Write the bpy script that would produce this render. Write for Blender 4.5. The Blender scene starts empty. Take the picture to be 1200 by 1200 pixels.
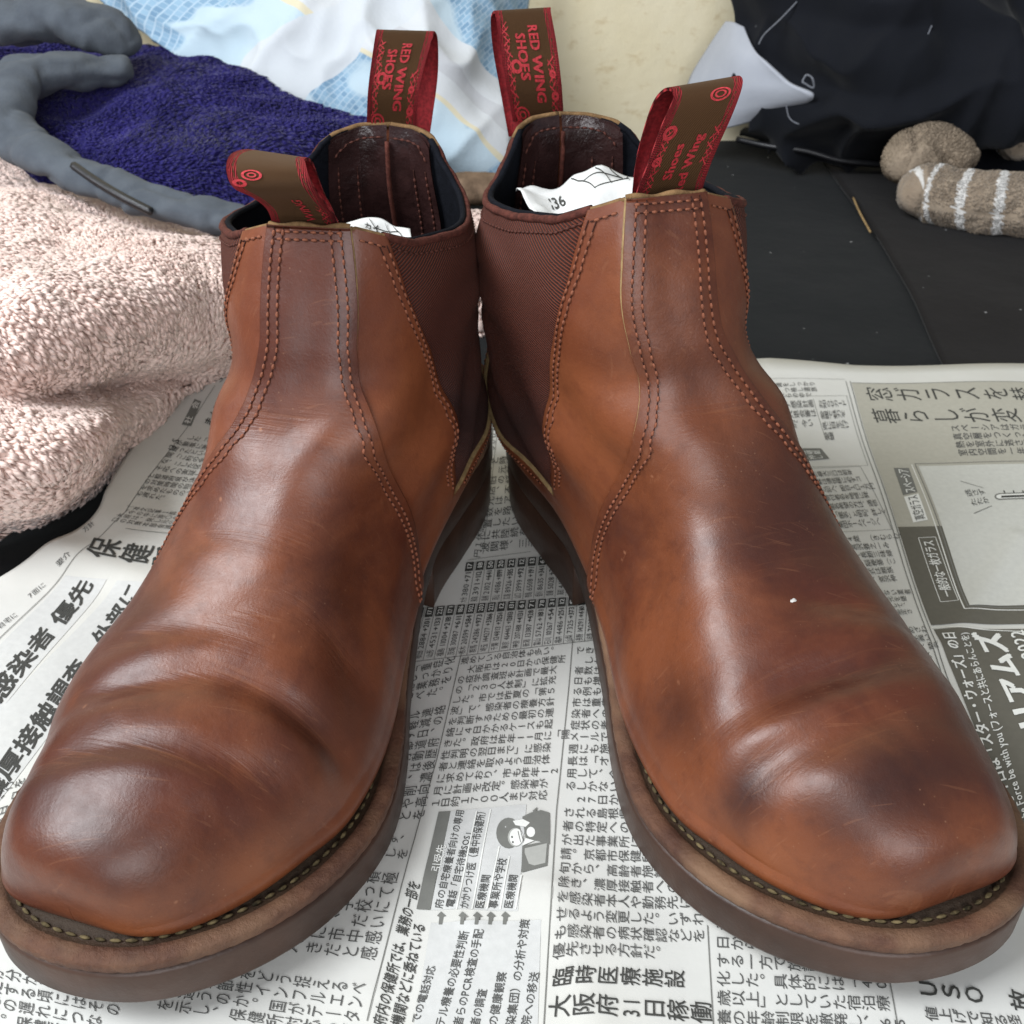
import bpy, bmesh, math, random
import numpy as np
from mathutils import Vector, noise as mnoise
PI = math.pi
C = bpy.context.scene.collection
rng = np.random.default_rng(7)
# ------------------------------------------------------------------ camera
PITCH = math.radians(34.6); CH = 0.278; FPX = 1203.0
scene = bpy.context.scene
cam_d = bpy.data.cameras.new('camera'); cam = bpy.data.objects.new('camera', cam_d); C.objects.link(cam)
cam.location = (0, 0, CH); cam.rotation_euler = (PI/2 - PITCH, 0, 0)
cam_d.sensor_width = 36; cam_d.sensor_fit = 'HORIZONTAL'; cam_d.lens = 36*FPX/1200
cam_d.clip_start = 0.01; cam_d.clip_end = 50
cam_d.dof.use_dof = True; cam_d.dof.focus_distance = 0.30; cam_d.dof.aperture_fstop = 38
scene.camera = cam
# ------------------------------------------------------------------ light
world = bpy.data.worlds.new('World'); scene.world = world; world.use_nodes = True
bg = world.node_tree.nodes['Background']
bg.inputs[0].default_value = (0.80, 0.88, 1.0, 1); bg.inputs[1].default_value = 0.25
def area(name, loc, target, sx, sy, power, col):
    l = bpy.data.lights.new(name, 'AREA'); l.shape = 'RECTANGLE'; l.size = sx; l.size_y = sy
    l.energy = power; l.color = col
    o = bpy.data.objects.new(name, l); C.objects.link(o); o.location = loc
    o.rotation_euler = (Vector(target) - Vector(loc)).to_track_quat('-Z', 'Y').to_euler()
    return o
area('window_light', (-0.85, 0.05, 1.08), (0.0, 0.40, 0.05), 0.7, 0.7, 27, (0.92, 0.96, 1.0))
area('room_light', (0.12, -1.05, 0.62), (0.0, 0.35, 0.10), 1.0, 0.8, 15.0, (0.95, 0.97, 1.0))
vs = scene.view_settings; vs.view_transform = 'Standard'; vs.look = 'None'; vs.exposure = 0; vs.gamma = 1
scene.cycles.use_denoising = True
# ------------------------------------------------------------------ helpers
def W(px, py, z=None, Y=None):
    """the point of the room seen at a pixel of the photograph, at height z or at distance Y"""
    a = (px-600)/FPX; b = -(py-600)/FPX
    d = np.array([a, math.cos(PITCH)+b*math.sin(PITCH), -math.sin(PITCH)+b*math.cos(PITCH)])
    t = (z-CH)/d[2] if Y is None else Y/d[1]
    return np.array([0, 0, CH]) + d*t
def link(name, me, mat=None, parent=None, smooth=True):
    if mat is not None:
        for m in (mat if isinstance(mat, (list, tuple)) else [mat]): me.materials.append(m)
    if smooth: me.polygons.foreach_set('use_smooth', [True]*len(me.polygons))
    o = bpy.data.objects.new(name, me); C.objects.link(o)
    if parent: o.parent = parent
    return o
def mesh(name, V, F, mat=None, parent=None, smooth=True, attrs=None, uv=None, midx=None):
    me = bpy.data.meshes.new(name)
    V = np.asarray(V, float)
    me.from_pydata(V.tolist(), [], F if isinstance(F, list) else F.tolist())
    if attrs:
        for k, a in attrs.items():
            at = me.attributes.new(k, 'FLOAT', 'POINT'); at.data.foreach_set('value', np.asarray(a, np.float32))
    if uv is not None:
        lay = me.uv_layers.new(name='UVMap'); li = np.zeros(len(me.loops), np.int32)
        me.loops.foreach_get('vertex_index', li); lay.data.foreach_set('uv', np.asarray(uv, np.float32)[li].ravel())
    me.update()
    o = link(name, me, mat, parent, smooth)
    if midx is not None: me.polygons.foreach_set('material_index', np.asarray(midx, np.int32))
    return o
def tag(o, label=None, cat=None, group=None, kind=None):
    if label: o['label'] = label
    if cat: o['category'] = cat
    if group: o['group'] = group
    if kind: o['kind'] = kind
    return o
def grid_faces(n, m, off=0, flip=False, wrap=False):
    i = np.arange(n-1)[:, None]; j = np.arange(m if wrap else m-1)[None]
    j2 = (j+1) % m
    a = i*m+j+0*i; b = i*m+j2; c = (i+1)*m+j2; d = (i+1)*m+j
    f = np.stack([a, d, c, b] if flip else [a, b, c, d], -1).reshape(-1, 4) + off
    return f
def cr(P, t):
    """Catmull-Rom through P (n,...) at parameters t (0..n-1)"""
    P = np.asarray(P, float); n = len(P); t = np.clip(np.asarray(t, float), 0, n-1)
    i = np.minimum(t.astype(int), n-2); f = (t-i)
    P0 = P[np.maximum(i-1, 0)]; P1 = P[i]; P2 = P[i+1]; P3 = P[np.minimum(i+2, n-1)]
    P0 = np.where((i == 0).reshape((-1,)+(1,)*(P.ndim-1)), 2*P1-P2, P0)
    P3 = np.where((i == n-2).reshape((-1,)+(1,)*(P.ndim-1)), 2*P2-P1, P3)
    f = f.reshape((-1,)+(1,)*(P.ndim-1))
    return .5*((2*P1)+(-P0+P2)*f+(2*P0-5*P1+4*P2-P3)*f*f+(-P0+3*P1-3*P2+P3)*f**3)
def lut(x, xs, ys): return np.interp(x, xs, ys)
def sm(x, a, b):
    t = np.clip((x-a)/(b-a), 0, 1); return t*t*(3-2*t)
def vnoise(P, scale, seed=0):
    s = Vector((seed*7.13, seed*3.7, seed*1.9))
    return np.array([mnoise.noise(Vector(p)*scale+s) for p in P])
def tube(path, rad, ns=8, caps=True, squash=None):
    path = np.asarray(path, float); n = len(path); rad = np.broadcast_to(rad, n)
    T = np.gradient(path, axis=0); T /= np.linalg.norm(T, axis=1)[:, None]+1e-12
    up = np.array([0, 0, 1.0]); A = np.cross(T, up); l = np.linalg.norm(A, axis=1)[:, None]
    A = np.where(l < 1e-3, np.array([1.0, 0, 0]), A/(l+1e-12)); B = np.cross(A, T)
    an = np.arange(ns)/ns*2*PI
    sq = 1 if squash is None else squash
    V = path[:, None]+rad[:, None, None]*(A[:, None]*np.cos(an)[None, :, None]+sq*B[:, None]*np.sin(an)[None, :, None])
    F = grid_faces(n, ns, wrap=True).tolist()
    V = V.reshape(-1, 3)
    if caps: F.append(list(range(ns))[::-1]); F.append([(n-1)*ns+i for i in range(ns)])
    return V, F
def join(parts):
    V = []; F = []; o = 0
    for v, f in parts:
        V.append(v); F += [[i+o for i in q] for q in f]; o += len(v)
    return np.concatenate(V), F
# ------------------------------------------------------------------ materials
def newmat(name, rough=.6, spec=.5):
    m = bpy.data.materials.new(name); m.use_nodes = True; nt = m.node_tree
    b = nt.nodes['Principled BSDF']; b.inputs['Roughness'].default_value = rough
    b.inputs['Specular IOR Level'].default_value = spec
    return m, nt, b
def N(nt, t, **kw):
    n = nt.nodes.new(t)
    for k, v in kw.items():
        if k.startswith('i_'):
            key = k[2:]; key = int(key) if key.isdigit() else key.replace('_', ' ')
            n.inputs[key].default_value = v
        else: setattr(n, k, v)
    return n
def L(nt, a, b): nt.links.new(a, b)
def mix(nt, fac, a, b, mode='MIX'):
    n = N(nt, 'ShaderNodeMix', data_type='RGBA', blend_type=mode)
    if isinstance(fac, (int, float)): n.inputs[0].default_value = fac
    else: L(nt, fac, n.inputs[0])
    for idx, x in ((6, a), (7, b)):
        if isinstance(x, tuple): n.inputs[idx].default_value = x if len(x) == 4 else (*x, 1)
        else: L(nt, x, n.inputs[idx])
    return n.outputs[2]
def ramp(nt, src, stops):
    r = N(nt, 'ShaderNodeValToRGB'); e = r.color_ramp.elements
    for i, (p, c) in enumerate(stops):
        el = e[i] if i < 2 else e.new(p)
        el.position = p; el.color = (c, c, c, 1) if isinstance(c, (int, float)) else (*c, 1)
    L(nt, src, r.inputs[0]); return r.outputs[0]
def coord(nt, kind='Object', scale=None, rot=None):
    tc = N(nt, 'ShaderNodeTexCoord'); out = tc.outputs[kind]
    if scale or rot:
        mp = N(nt, 'ShaderNodeMapping')
        if scale: mp.inputs['Scale'].default_value = scale
        if rot: mp.inputs['Rotation'].default_value = rot
        L(nt, out, mp.inputs[0]); out = mp.outputs[0]
    return out
def noise(nt, co, sc, det=4, rough=.55, dist=0):
    n = N(nt, 'ShaderNodeTexNoise'); n.inputs['Scale'].default_value = sc; n.inputs['Detail'].default_value = det
    n.inputs['Roughness'].default_value = rough; n.inputs['Distortion'].default_value = dist
    L(nt, co, n.inputs['Vector']); return n.outputs[0]
def math_(nt, op, a, b=None, clamp=False):
    n = N(nt, 'ShaderNodeMath', operation=op, use_clamp=clamp)
    for i, x in enumerate((a, b)):
        if x is None: continue
        if isinstance(x, (int, float)): n.inputs[i].default_value = x
        else: L(nt, x, n.inputs[i])
    return n.outputs[0]
def bump(nt, b, h, strength, dist=0.001, prev=None):
    n = N(nt, 'ShaderNodeBump'); n.inputs['Strength'].default_value = strength; n.inputs['Distance'].default_value = dist
    L(nt, h, n.inputs['Height'])
    if prev is not None: L(nt, prev, n.inputs['Normal'])
    L(nt, n.outputs[0], b.inputs['Normal']); return n.outputs[0]
def attr(nt, name):
    n = N(nt, 'ShaderNodeAttribute'); n.attribute_name = name; return n.outputs['Fac']

def leather_mat(name, base, tan, dark, rough=.38):
    m, nt, b = newmat(name, rough, .5)
    co = coord(nt)
    n1 = noise(nt, co, 14, 5, .6, .6); n2 = noise(nt, co, 45, 5, .6)
    col = mix(nt, ramp(nt, n1, [(.40, 0), (.62, 1)]), base, tan)
    col = mix(nt, math_(nt, 'MULTIPLY', ramp(nt, n2, [(.48, 0), (.8, 1)]), .45), col, dark)
    col = mix(nt, attr(nt, 'tan'), col, (.23, .068, .020))
    stain = math_(nt, 'MULTIPLY', attr(nt, 'dark'), ramp(nt, n2, [(.2, .75), (.7, 1.1)]), True)
    col = mix(nt, stain, col, (.030, .011, .009))
    # fine worn creases, run across the foot
    cr_ = attr(nt, 'crease')
    cw = coord(nt, 'UV', (34, 620, 1), (0, 0, .06))
    nw = noise(nt, cw, 1.0, 3, .55, .5)
    lines = ramp(nt, nw, [(.56, 0), (.66, 1)])
    lines = math_(nt, 'MULTIPLY', lines, cr_)
    col = mix(nt, math_(nt, 'MULTIPLY', lines, .34), col, (.27, .105, .045))
    # small scuffs
    vs_ = N(nt, 'ShaderNodeTexVoronoi'); vs_.inputs['Scale'].default_value = 85
    L(nt, coord(nt, 'Object', (1, .55, 1), (.3, .2, .9)), vs_.inputs['Vector'])
    sc = ramp(nt, vs_.outputs['Distance'], [(.035, 1), (.07, 0)])
    sc = math_(nt, 'MULTIPLY', sc, ramp(nt, noise(nt, co, 30, 2), [(.5, 0), (.6, 1)]))
    col = mix(nt, math_(nt, 'MULTIPLY', sc, .5), col, (.38, .17, .09))
    # hairline scratches in a few directions and a dusting of dull specks
    for rot, sc_, th in (((.2, .1, .5), (38, 900, 90), .69), ((.4, .3, -.9), (40, 1100, 120), .70), ((0, .5, 1.4), (34, 1000, 90), .70)):
        sl = ramp(nt, noise(nt, coord(nt, 'Object', sc_, rot), 1, 2, .5), [(th, 0), (th+.03, 1)])
        col = mix(nt, math_(nt, 'MULTIPLY', sl, .13), col, (.30, .13, .065))
    vp = N(nt, 'ShaderNodeTexVoronoi'); vp.inputs['Scale'].default_value = 420; L(nt, co, vp.inputs['Vector'])
    sp_ = math_(nt, 'MULTIPLY', ramp(nt, vp.outputs['Distance'], [(.06, 1), (.14, 0)]), ramp(nt, noise(nt, co, 55, 3, .6), [(.5, 0), (.62, 1)]))
    col = mix(nt, math_(nt, 'MULTIPLY', sp_, .35), col, (.32, .17, .10))
    col = mix(nt, math_(nt, 'MULTIPLY', ramp(nt, noise(nt, co, 160, 4, .7), [(.5, 0), (.75, 1)]), .3), col, dark)
    L(nt, col, b.inputs['Base Color'])
    r = math_(nt, 'ADD', math_(nt, 'MULTIPLY', n2, .22), rough-.10)
    r = math_(nt, 'ADD', r, math_(nt, 'MULTIPLY', math_(nt, 'SUBTRACT', noise(nt, co, 260, 5, .7), .5), .28))
    r = math_(nt, 'ADD', r, math_(nt, 'MULTIPLY', cr_, .06))
    L(nt, r, b.inputs['Roughness']); b.inputs['Specular IOR Level'].default_value = .42
    b.inputs['Coat Weight'].default_value = .10; b.inputs['Coat Roughness'].default_value = .28
    g = noise(nt, co, 1100, 4, .65)
    p = bump(nt, b, g, .32, .0003)
    p = bump(nt, b, noise(nt, co, 70, 4, .6), .22, .0014, p)
    p = bump(nt, b, math_(nt, 'MULTIPLY', nw, cr_), .5, .0009, p)
    return m
M = {}
M['leather'] = leather_mat('brown_leather', (.088, .0225, .0110), (.180, .054, .0215), (.042, .0125, .0085), .39)
M['leather_strap'] = leather_mat('strap_leather', (.150, .041, .0175), (.220, .068, .0265), (.08, .021, .011), .39)
def simple(name, col, rough=.6, spec=.4, nscale=60, var=.35, bstr=.3, bdist=.0005, bscale=None, col2=None):
    m, nt, b = newmat(name, rough, spec); co = coord(nt)
    n = noise(nt, co, nscale, 5, .6)
    c2 = col2 or tuple(x*(1-var) for x in col)
    L(nt, mix(nt, ramp(nt, n, [(.35, 0), (.65, 1)]), col, c2), b.inputs['Base Color'])
    bump(nt, b, noise(nt, co, bscale or nscale*4, 4, .6), bstr, bdist)
    return m
M['raw'] = simple('raw_leather_edge', (.40, .27, .125), .85, .2, 300, .4)
M['thread'] = simple('brown_thread', (.27, .092, .048), .7, .3, 900, .4)
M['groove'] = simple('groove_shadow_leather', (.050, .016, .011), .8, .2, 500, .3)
M['collar_raw'] = simple('collar_raw_edge', (.25, .145, .065), .85, .2, 200, .5, .6, .0008)
M['thread_dark'] = simple('dark_thread', (.10, .03, .02), .7, .3, 900, .4)
M['welt_thread'] = simple('welt_thread', (.165, .125, .062), .85, .15, 260, .9)
M['lining'] = simple('dark_lining_leather', (.036, .016, .015), .26, .6, 120, .4, .7, .0014, 130)
M['lining_cloth'] = simple('black_lining_cloth', (.008, .009, .013), .95, .1, 300, .4, .5, .0006)
M['outsole'] = simple('brown_rubber', (.062, .031, .020), .45, .4, 26, .45, .45, .0006, 220)
def welt_mat():
    m, nt, b = newmat('welt_leather', .6, .35); co = coord(nt)
    n = noise(nt, co, 60, 6, .7); n2 = noise(nt, co, 22, 3, .6)
    col = mix(nt, ramp(nt, n, [(.4, 0), (.7, 1)]), (.070, .029, .017), (.145, .066, .036))
    col = mix(nt, ramp(nt, n2, [(.50, 0), (.66, .7)]), col, (.24, .14, .08))
    col = mix(nt, attr(nt, 'groove'), col, (.036, .021, .011))
    L(nt, col, b.inputs['Base Color'])
    bump(nt, b, noise(nt, co, 300, 6, .75), .9, .0010)
    return m
M['welt'] = welt_mat()
def gore_mat():
    m, nt, b = newmat('elastic_gore', .9, .12)
    co = coord(nt, 'UV')
    w = N(nt, 'ShaderNodeTexWave', wave_type='BANDS', bands_direction='X'); w.inputs['Scale'].default_value = 310
    w.inputs['Distortion'].default_value = 1.1; w.inputs['Detail'].default_value = 2
    mp = N(nt, 'ShaderNodeMapping'); mp.inputs['Rotation'].default_value = (0, 0, .9); L(nt, co, mp.inputs[0]); L(nt, mp.outputs[0], w.inputs[0])
    oc = coord(nt)
    n = noise(nt, oc, 40, 4)
    col = mix(nt, ramp(nt, w.outputs[1], [(.2, 0), (.8, 1)]), (.045, .012, .0075), (.150, .040, .022))
    col = mix(nt, ramp(nt, n, [(.45, 0), (.75, .5)]), col, (.11, .030, .020))
    L(nt, col, b.inputs['Base Color'])
    b.inputs['Sheen Weight'].default_value = .04
    bump(nt, b, w.outputs[1], .9, .0008)
    return m
M['gore'] = gore_mat()
M['gore_bind'] = simple('gore_binding', (.115, .034, .024), .85, .2, 500, .5, .6, .0006)
# ------------------------------------------------------------------ boots
def dens(T, n=14):
    T = np.asarray(T, float); k = len(T)
    P = np.concatenate([T[-3:], T, T[:3]]); t = np.arange(k*n)/n + 3
    return cr(P, t)
OUT = np.array([(0, 0), (-17, 2), (-29.5, 13), (-35, 38), (-34.5, 68), (-33.5, 95), (-37, 125), (-46, 162), (-56, 192), (-61.5, 217), (-60, 240), (-52, 262), (-39, 280), (-22, 293), (-3, 298),
       (16.5, 296), (31.5, 287), (45, 269), (53, 246), (54.5, 217), (53, 187), (48.5, 150), (42.5, 112), (38.5, 74), (36, 40), (29.5, 13), (17, 2)])/1000
def sole_z(y):   # bottom of the sole above the paper
    return lut(y, [0, .100, .122, .15, .175, .20, .225, .255, .28, .30], [.023, .022, .0165, .006, .0012, 0, .0004, .0030, .0065, .0095])
def outline(inset):
    P = dens(OUT, 14); T = np.roll(P, -1, 0)-np.roll(P, 1, 0); T /= np.linalg.norm(T, axis=1)[:, None]
    Nn = np.stack([T[:, 1], -T[:, 0]], 1)     # curve runs heel > medial > toe > lateral (clockwise seen from above)
    ins = inset(P) if callable(inset) else inset
    return P + Nn*np.asarray(ins).reshape(-1, 1) if np.ndim(ins) else P+Nn*ins
# key sections: F (y,z), B (y,z), medial W, lateral W, ridge x, type (0 toe .. 1 vamp .. 2 shaft), s of widest
KS = [
 ((284.8, 37), (284.8, 37), 0, 0, 0, 0),
 ((284.2, 44), (284.2, 31), 11, 13, 0, 0),
 ((281.6, 50), (281.6, 28.5), 19.5, 22.5, 0, 0),
 ((275, 54.5), (275, 27), 27.7, 28.3, 0, 0),
 ((263, 58.5), (263, 25.5), 36.0, 33.3, 0, 0),
 ((247, 61.5), (247, 24), 43.4, 37.8, -2, 0),
 ((231, 63.5), (231, 22), 48.6, 45.6, -3, .3),
 ((211, 68.5), (211, 21), 49.2, 52.5, -4, .7),
 ((193, 78), (186, 20), 46, 54, -5, 1),
 ((176, 90), (150, 25), 38, 51, -4, 1.1),
 ((163, 103), (104, 36), 36, 47, -3, 1.6),
 ((153, 115), (55, 41), 42, 46, -2, 2),
 ((146, 125), (10, 44), 41, 45, 0, 2.1),
 ((142, 133), (1, 68), 39, 46, 0, 2.5),
 ((138.5, 141), (4, 91), 40, 48.5, 0, 2.9),
 ((135, 148.5), (10, 113), 41, 48, 0, 3),
 ((132, 156), (16, 134), 39.5, 46, 0, 3),
 ((129, 163), (18, 155), 37, 43, 0, 3),
]
TYPES = {0: [(1, 0), (.975, .33), (.85, .64), (.56, .87), (.16, 1.0), (.01, .95), (0, 0)],
         1: [(1, 0), (.965, .28), (.83, .545), (.56, .785), (.17, 1.0), (.02, .93), (0, 0)],
         2: [(1, 0), (.985, .38), (.87, .72), (.56, .96), (.22, .93), (.03, .80), (0, 0)],
         3: [(1, 0), (.985, .38), (.86, .74), (.52, 1.0), (.22, .86), (.045, .46), (0, 0)],
         4: [(1, 0), (.985, .38), (.86, .74), (.52, 1.0), (.22, .86), (.045, .46), (0, 0)]}
def section_net(F, B, wm, wl, rx, ty):
    a = int(ty); f = ty-a
    T = np.array(TYPES[a])*(1-f)+np.array(TYPES[a+1])*f
    F = np.array(F, float); B = np.array(B, float)
    pts = []
    for side, w in ((-1, wm), (1, wl)):
        row = []
        for s, ww in T:
            y, z = B+(F-B)*s
            row.append((side*ww*w+rx*s*(1-ww*.6), y, z))
        pts.append(row)
    med, la = pts
    return np.array(med[::-1]+la[1:])/1000     # v index 0..12, 6 = front centre
NK = len(KS)-1
NET = None  # set below, per boot
def make_net(twist, shift, hf, hb):
    """control net with the shaft turned and leaned inwards; hf, hb raise the collar at the front and back (mm)"""
    A = np.array([section_net(*k) for k in KS])       # (18,13,3)
    for k in range(len(KS)):
        a = float(sm(np.array(k*1.0), 8, 14)); b = float(sm(np.array(k*1.0), 10, 14))
        t = math.radians(twist)*a; x = A[k, :, 0].copy(); y = A[k, :, 1]-.070
        A[k, :, 0] = x*math.cos(t)-y*math.sin(t)-shift/1000*b; A[k, :, 1] = .070+x*math.sin(t)+y*math.cos(t)
        fr = np.clip(y/.06+.5, 0, 1); r = float(sm(np.array(k*1.0), 11, 17))
        A[k, :, 2] += r*(hb+(hf-hb)*fr)/1000
    return A
def S(k, v):
    """smooth upper surface, k 0 toe .. NK collar, v -1..1 (0 = front centre line, +-1 = sole or back)"""
    k = np.asarray(k, float); v = np.asarray(v, float); k, v = np.broadcast_arrays(k, v); sh = k.shape
    k = k.ravel(); v = v.ravel()
    ke = np.maximum(k-NK, 0); kk = np.minimum(k, NK)
    R = cr(NET, kk)                       # (n,13,3)
    t = np.clip((v+1)*6, 0, 12); i = np.minimum(t.astype(int), 11); f = (t-i)[:, None]; n = np.arange(len(k))
    P = lambda j: R[n, np.where(j < 0, -j, np.where(j > 12, 24-j, j))]*np.where((j < 0) | (j > 12), -1, 1)[:, None]*np.array([1, 0, 0]) + R[n, np.where(j < 0, -j, np.where(j > 12, 24-j, j))]*np.array([0, 1, 1])
    P0, P1, P2, P3 = P(i-1), P(i), P(i+1), P(i+2)
    r = .5*((2*P1)+(-P0+P2)*f+(2*P0-5*P1+4*P2-P3)*f*f+(-P0+3*P1-3*P2+P3)*f**3)
    r[:, 2] += ke*.008; r[:, 1] -= ke*.0012
    return r.reshape(sh+(3,))
def Snorm(k, v):
    e = 1e-3
    dk = S(np.minimum(k+e*4, NK+2), v)-S(np.maximum(k-e*4, 0), v); dv = S(k, np.minimum(v+e, 1))-S(k, np.maximum(v-e, -1))
    n = np.cross(dv, dk); l = np.linalg.norm(n, axis=-1, keepdims=True)
    return n/(l+1e-12)
NET = make_net(0, 0, 0, 0)
_c = S(14., .5)+.002*Snorm(np.array(14.), np.array(.5))
NSIGN = 1 if _c[0] > S(14., .5)[0] else -1
def vamp_v(k, sg=-1):      # edge of the vamp; inner side (-1) and outer side (+1) of the foot
    if sg < 0: return lut(k, [8.9, 9.15, 9.35, 9.55, 9.8, 10.05, 10.5, 11, 11.5, 12, 13, 15, 17, 19], [1.0, .9, .80, .69, .57, .465, .32, .245, .205, .18, .155, .142, .137, .135])
    return lut(k, [7.9, 8.4, 8.8, 9.2, 9.5, 10, 10.5, 11, 12, 13, 15, 17, 19], [1.0, .8, .6, .43, .335, .245, .19, .16, .14, .137, .137, .137, .135])
GK0 = 10.45
def gore_f(k): return lut(k, [GK0, 10.7, 11, 11.5, 12, 13, 14, 15, 17, 19], [.662, .575, .51, .45, .415, .37, .325, .29, .245, .24])
def gore_b(k): return lut(k, [GK0, 10.8, 11.3, 12, 13, 14.5, 17, 19], [.662, .695, .725, .75, .765, .765, .765, .765])
def top_k(v):
    v = np.abs(v)
    return lut(v, [0, .137, .25, .34, .45, .56, .68, .76, .82, .90, 1], [17.1, 17.05, 16.6, 16.2, 16.05, 16.1, 16.35, 16.8, 17.45, 17.75, 17.85])
def smooth_seq(x, n):
    for _ in range(n): x = np.concatenate([x[:1], (x[:-2]+2*x[1:-1]+x[2:])/4, x[-1:]])
    return x
class Boot:
    def __init__(s, name, side, loc, yaw, label, creases, stains, tans, dents, net):
        global NET; NET = make_net(*net); s.net = NET
        s.side = side; s.creases = creases; s.stains = stains; s.tans = tans; s.dents = dents
        s.root = bpy.data.objects.new(name, None); C.objects.link(s.root)
        s.root.location = (loc[0], loc[1], loc[2]); s.root.empty_display_size = .05
        tag(s.root, label, 'boot')
        s.c, s.s_ = math.cos(yaw), math.sin(yaw)
        s.build()
    def X(s, P):
        """boot space (x lateral, y heel>toe, z) to root space"""
        P = np.asarray(P, float); x, y, z = P[..., 0], P[..., 1], P[..., 2]
        return np.stack([s.side*(s.s_*y+s.c*x), -s.c*y+s.s_*x, z], -1)
    def crease_field(s, P, v):
        """normal offset (m) and crease mask from folds over the vamp, in boot space"""
        d = np.zeros(P.shape[:-1]); m = np.zeros(P.shape[:-1])
        x, y, z = P[..., 0], P[..., 1], P[..., 2]
        for (x0, y0, x1, y1, bow, wid, dep, cm) in s.creases:
            x0, y0, x1, y1, bow, wid, dep = [q/1000 for q in (x0, y0, x1, y1, bow, wid, dep)]
            t = (x-x0)/(x1-x0); yc = y0+(y1-y0)*t+bow*4*t*(1-t)+.0011*np.sin(x*130+y1*500)
            fade = np.clip(np.minimum(t, 1-t)*3.2+.25, 0, 1); fade = fade*fade*(3-2*fade)
            q = (y-yc)/wid
            dep = dep*(1+.35*np.sin(x*85+y0*900))
            d += dep*fade*(-np.exp(-q*q)+(.42*np.exp(-((q-1.9)/1.2)**2)+.32*np.exp(-((q+2.1)/1.3)**2)))
            m += .72*cm*fade*np.exp(-(q*.95)**2)
        for (cx, cy, cz, r, dep) in s.dents:
            rr = ((x-cx/1000)**2+(y-cy/1000)**2+(z-cz/1000)**2)/(r/1000)**2
            d += dep/1000*np.exp(-rr)
        return d, np.clip(m, 0, 1)
    def masks(s, P):
        def blob(lst):
            a = np.zeros(P.shape[:-1])
            for (cx, cy, cz, rx, ry, rz, w) in lst:
                q = ((P[..., 0]*1000-cx)/rx)**2+((P[..., 1]*1000-cy)/ry)**2+((P[..., 2]*1000-cz)/rz)**2
                a = np.maximum(a, w*np.exp(-q))
            return a
        return blob(s.stains), blob(s.tans)
    def surf(s, k, v, off):
        P = S(k, v); n = Snorm(k, v)*NSIGN; k_, _ = np.broadcast_arrays(np.asarray(k, float), np.asarray(v, float)); a_ = sm(k_, .05, .8)[..., None]
        n = n*a_+np.array([0, .97, .24])*(1-a_)
        d, m = s.crease_field(P, v)
        low = sm(P[..., 2]-lut(P[..., 1], [0, .07, .16, .3], [.04, .036, .017, .02]), 0, .02)
        # gentle unevenness of worn leather
        w = .0011*np.sin(P[..., 1]*95+P[..., 2]*60+s.side)*np.sin(P[..., 0]*80+P[..., 2]*70+2*s.side)
        # elastic bulges
        av = np.abs(v); g = np.exp(-((av-.56)/.12)**2)*np.exp(-((k-14.6)/1.4)**2)
        sag = .0016*g+.0007*g*np.sin(P[..., 2]*310+v*9)+.0012*np.exp(-((av-.5)/.2)**2)*np.exp(-((k-16)/1.2)**2)*np.sin(v*21+s.side)
        return P+n*(off+d*low+w*low*sm(k, 1.5, 5)+sag+.0010*np.sin(P[..., 2]*190+P[..., 1]*90)*np.exp(-((k-11.6)/1.2)**2)*low)[..., None], m, P
    def strip(s, name, ks, va, vb, nv, off, mats, rim=(0, 0), drop=.0013, topf=None, uvs=True, ease=False):
        """panel between boundary functions va(k), vb(k) (arrays over ks); rim=(1,1) adds a raw edge on that side"""
        n = len(ks); t = np.linspace(0, 1, nv)
        V = va[:, None]+(vb-va)[:, None]*t[None]
        K = np.repeat(ks[:, None], nv, 1)
        if topf is not None:
            k0 = ks[0]; tt = (K-k0)/(ks[-1]-k0); K = k0+(topf(V)-k0)*tt
        P, m, P0 = s.surf(K, V, off)
        dk, tn = s.masks(P0)
        cols = [P]; 
        if rim[0]:
            e, _, _ = s.surf(K[:, :1], np.clip(V[:, :1]-.0055, -1, 1), off-drop); cols = [e]+cols
        if rim[1]:
            e, _, _ = s.surf(K[:, -1:], np.clip(V[:, -1:]+.0055, -1, 1), off-drop); cols = cols+[e]
        A = np.concatenate(cols, 1); nc = A.shape[1]
        def ext(a):
            if rim[0]: a = np.concatenate([a[:, :1], a], 1)
            if rim[1]: a = np.concatenate([a, a[:, -1:]], 1)
            return a
        m, dk, tn = ext(m), ext(dk), ext(tn)
        # arc-length uv
        dl = np.linalg.norm(np.diff(A, axis=1), axis=-1); U = np.concatenate([np.zeros((n, 1)), np.cumsum(dl, 1)], 1); U -= U[:, nc//2:nc//2+1]
        dk_ = np.linalg.norm(np.diff(A[:, nc//2], axis=0), axis=-1); H = np.concatenate([[0], np.cumsum(dk_)])[:, None]+0*U
        F = grid_faces(n, nc, flip=(s.side*NSIGN < 0))
        midx = np.zeros((n-1, nc-1), int)
        if rim[0]: midx[:, 0] = 1
        if rim[1]: midx[:, -1] = 1
        o = mesh(name, s.X(A).reshape(-1, 3), F, mats, s.root, True, {'crease': m.ravel(), 'dark': dk.ravel(), 'tan': tn.ravel()},
                 np.stack([U.ravel(), H.ravel()], 1), midx.ravel())
        return o
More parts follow.
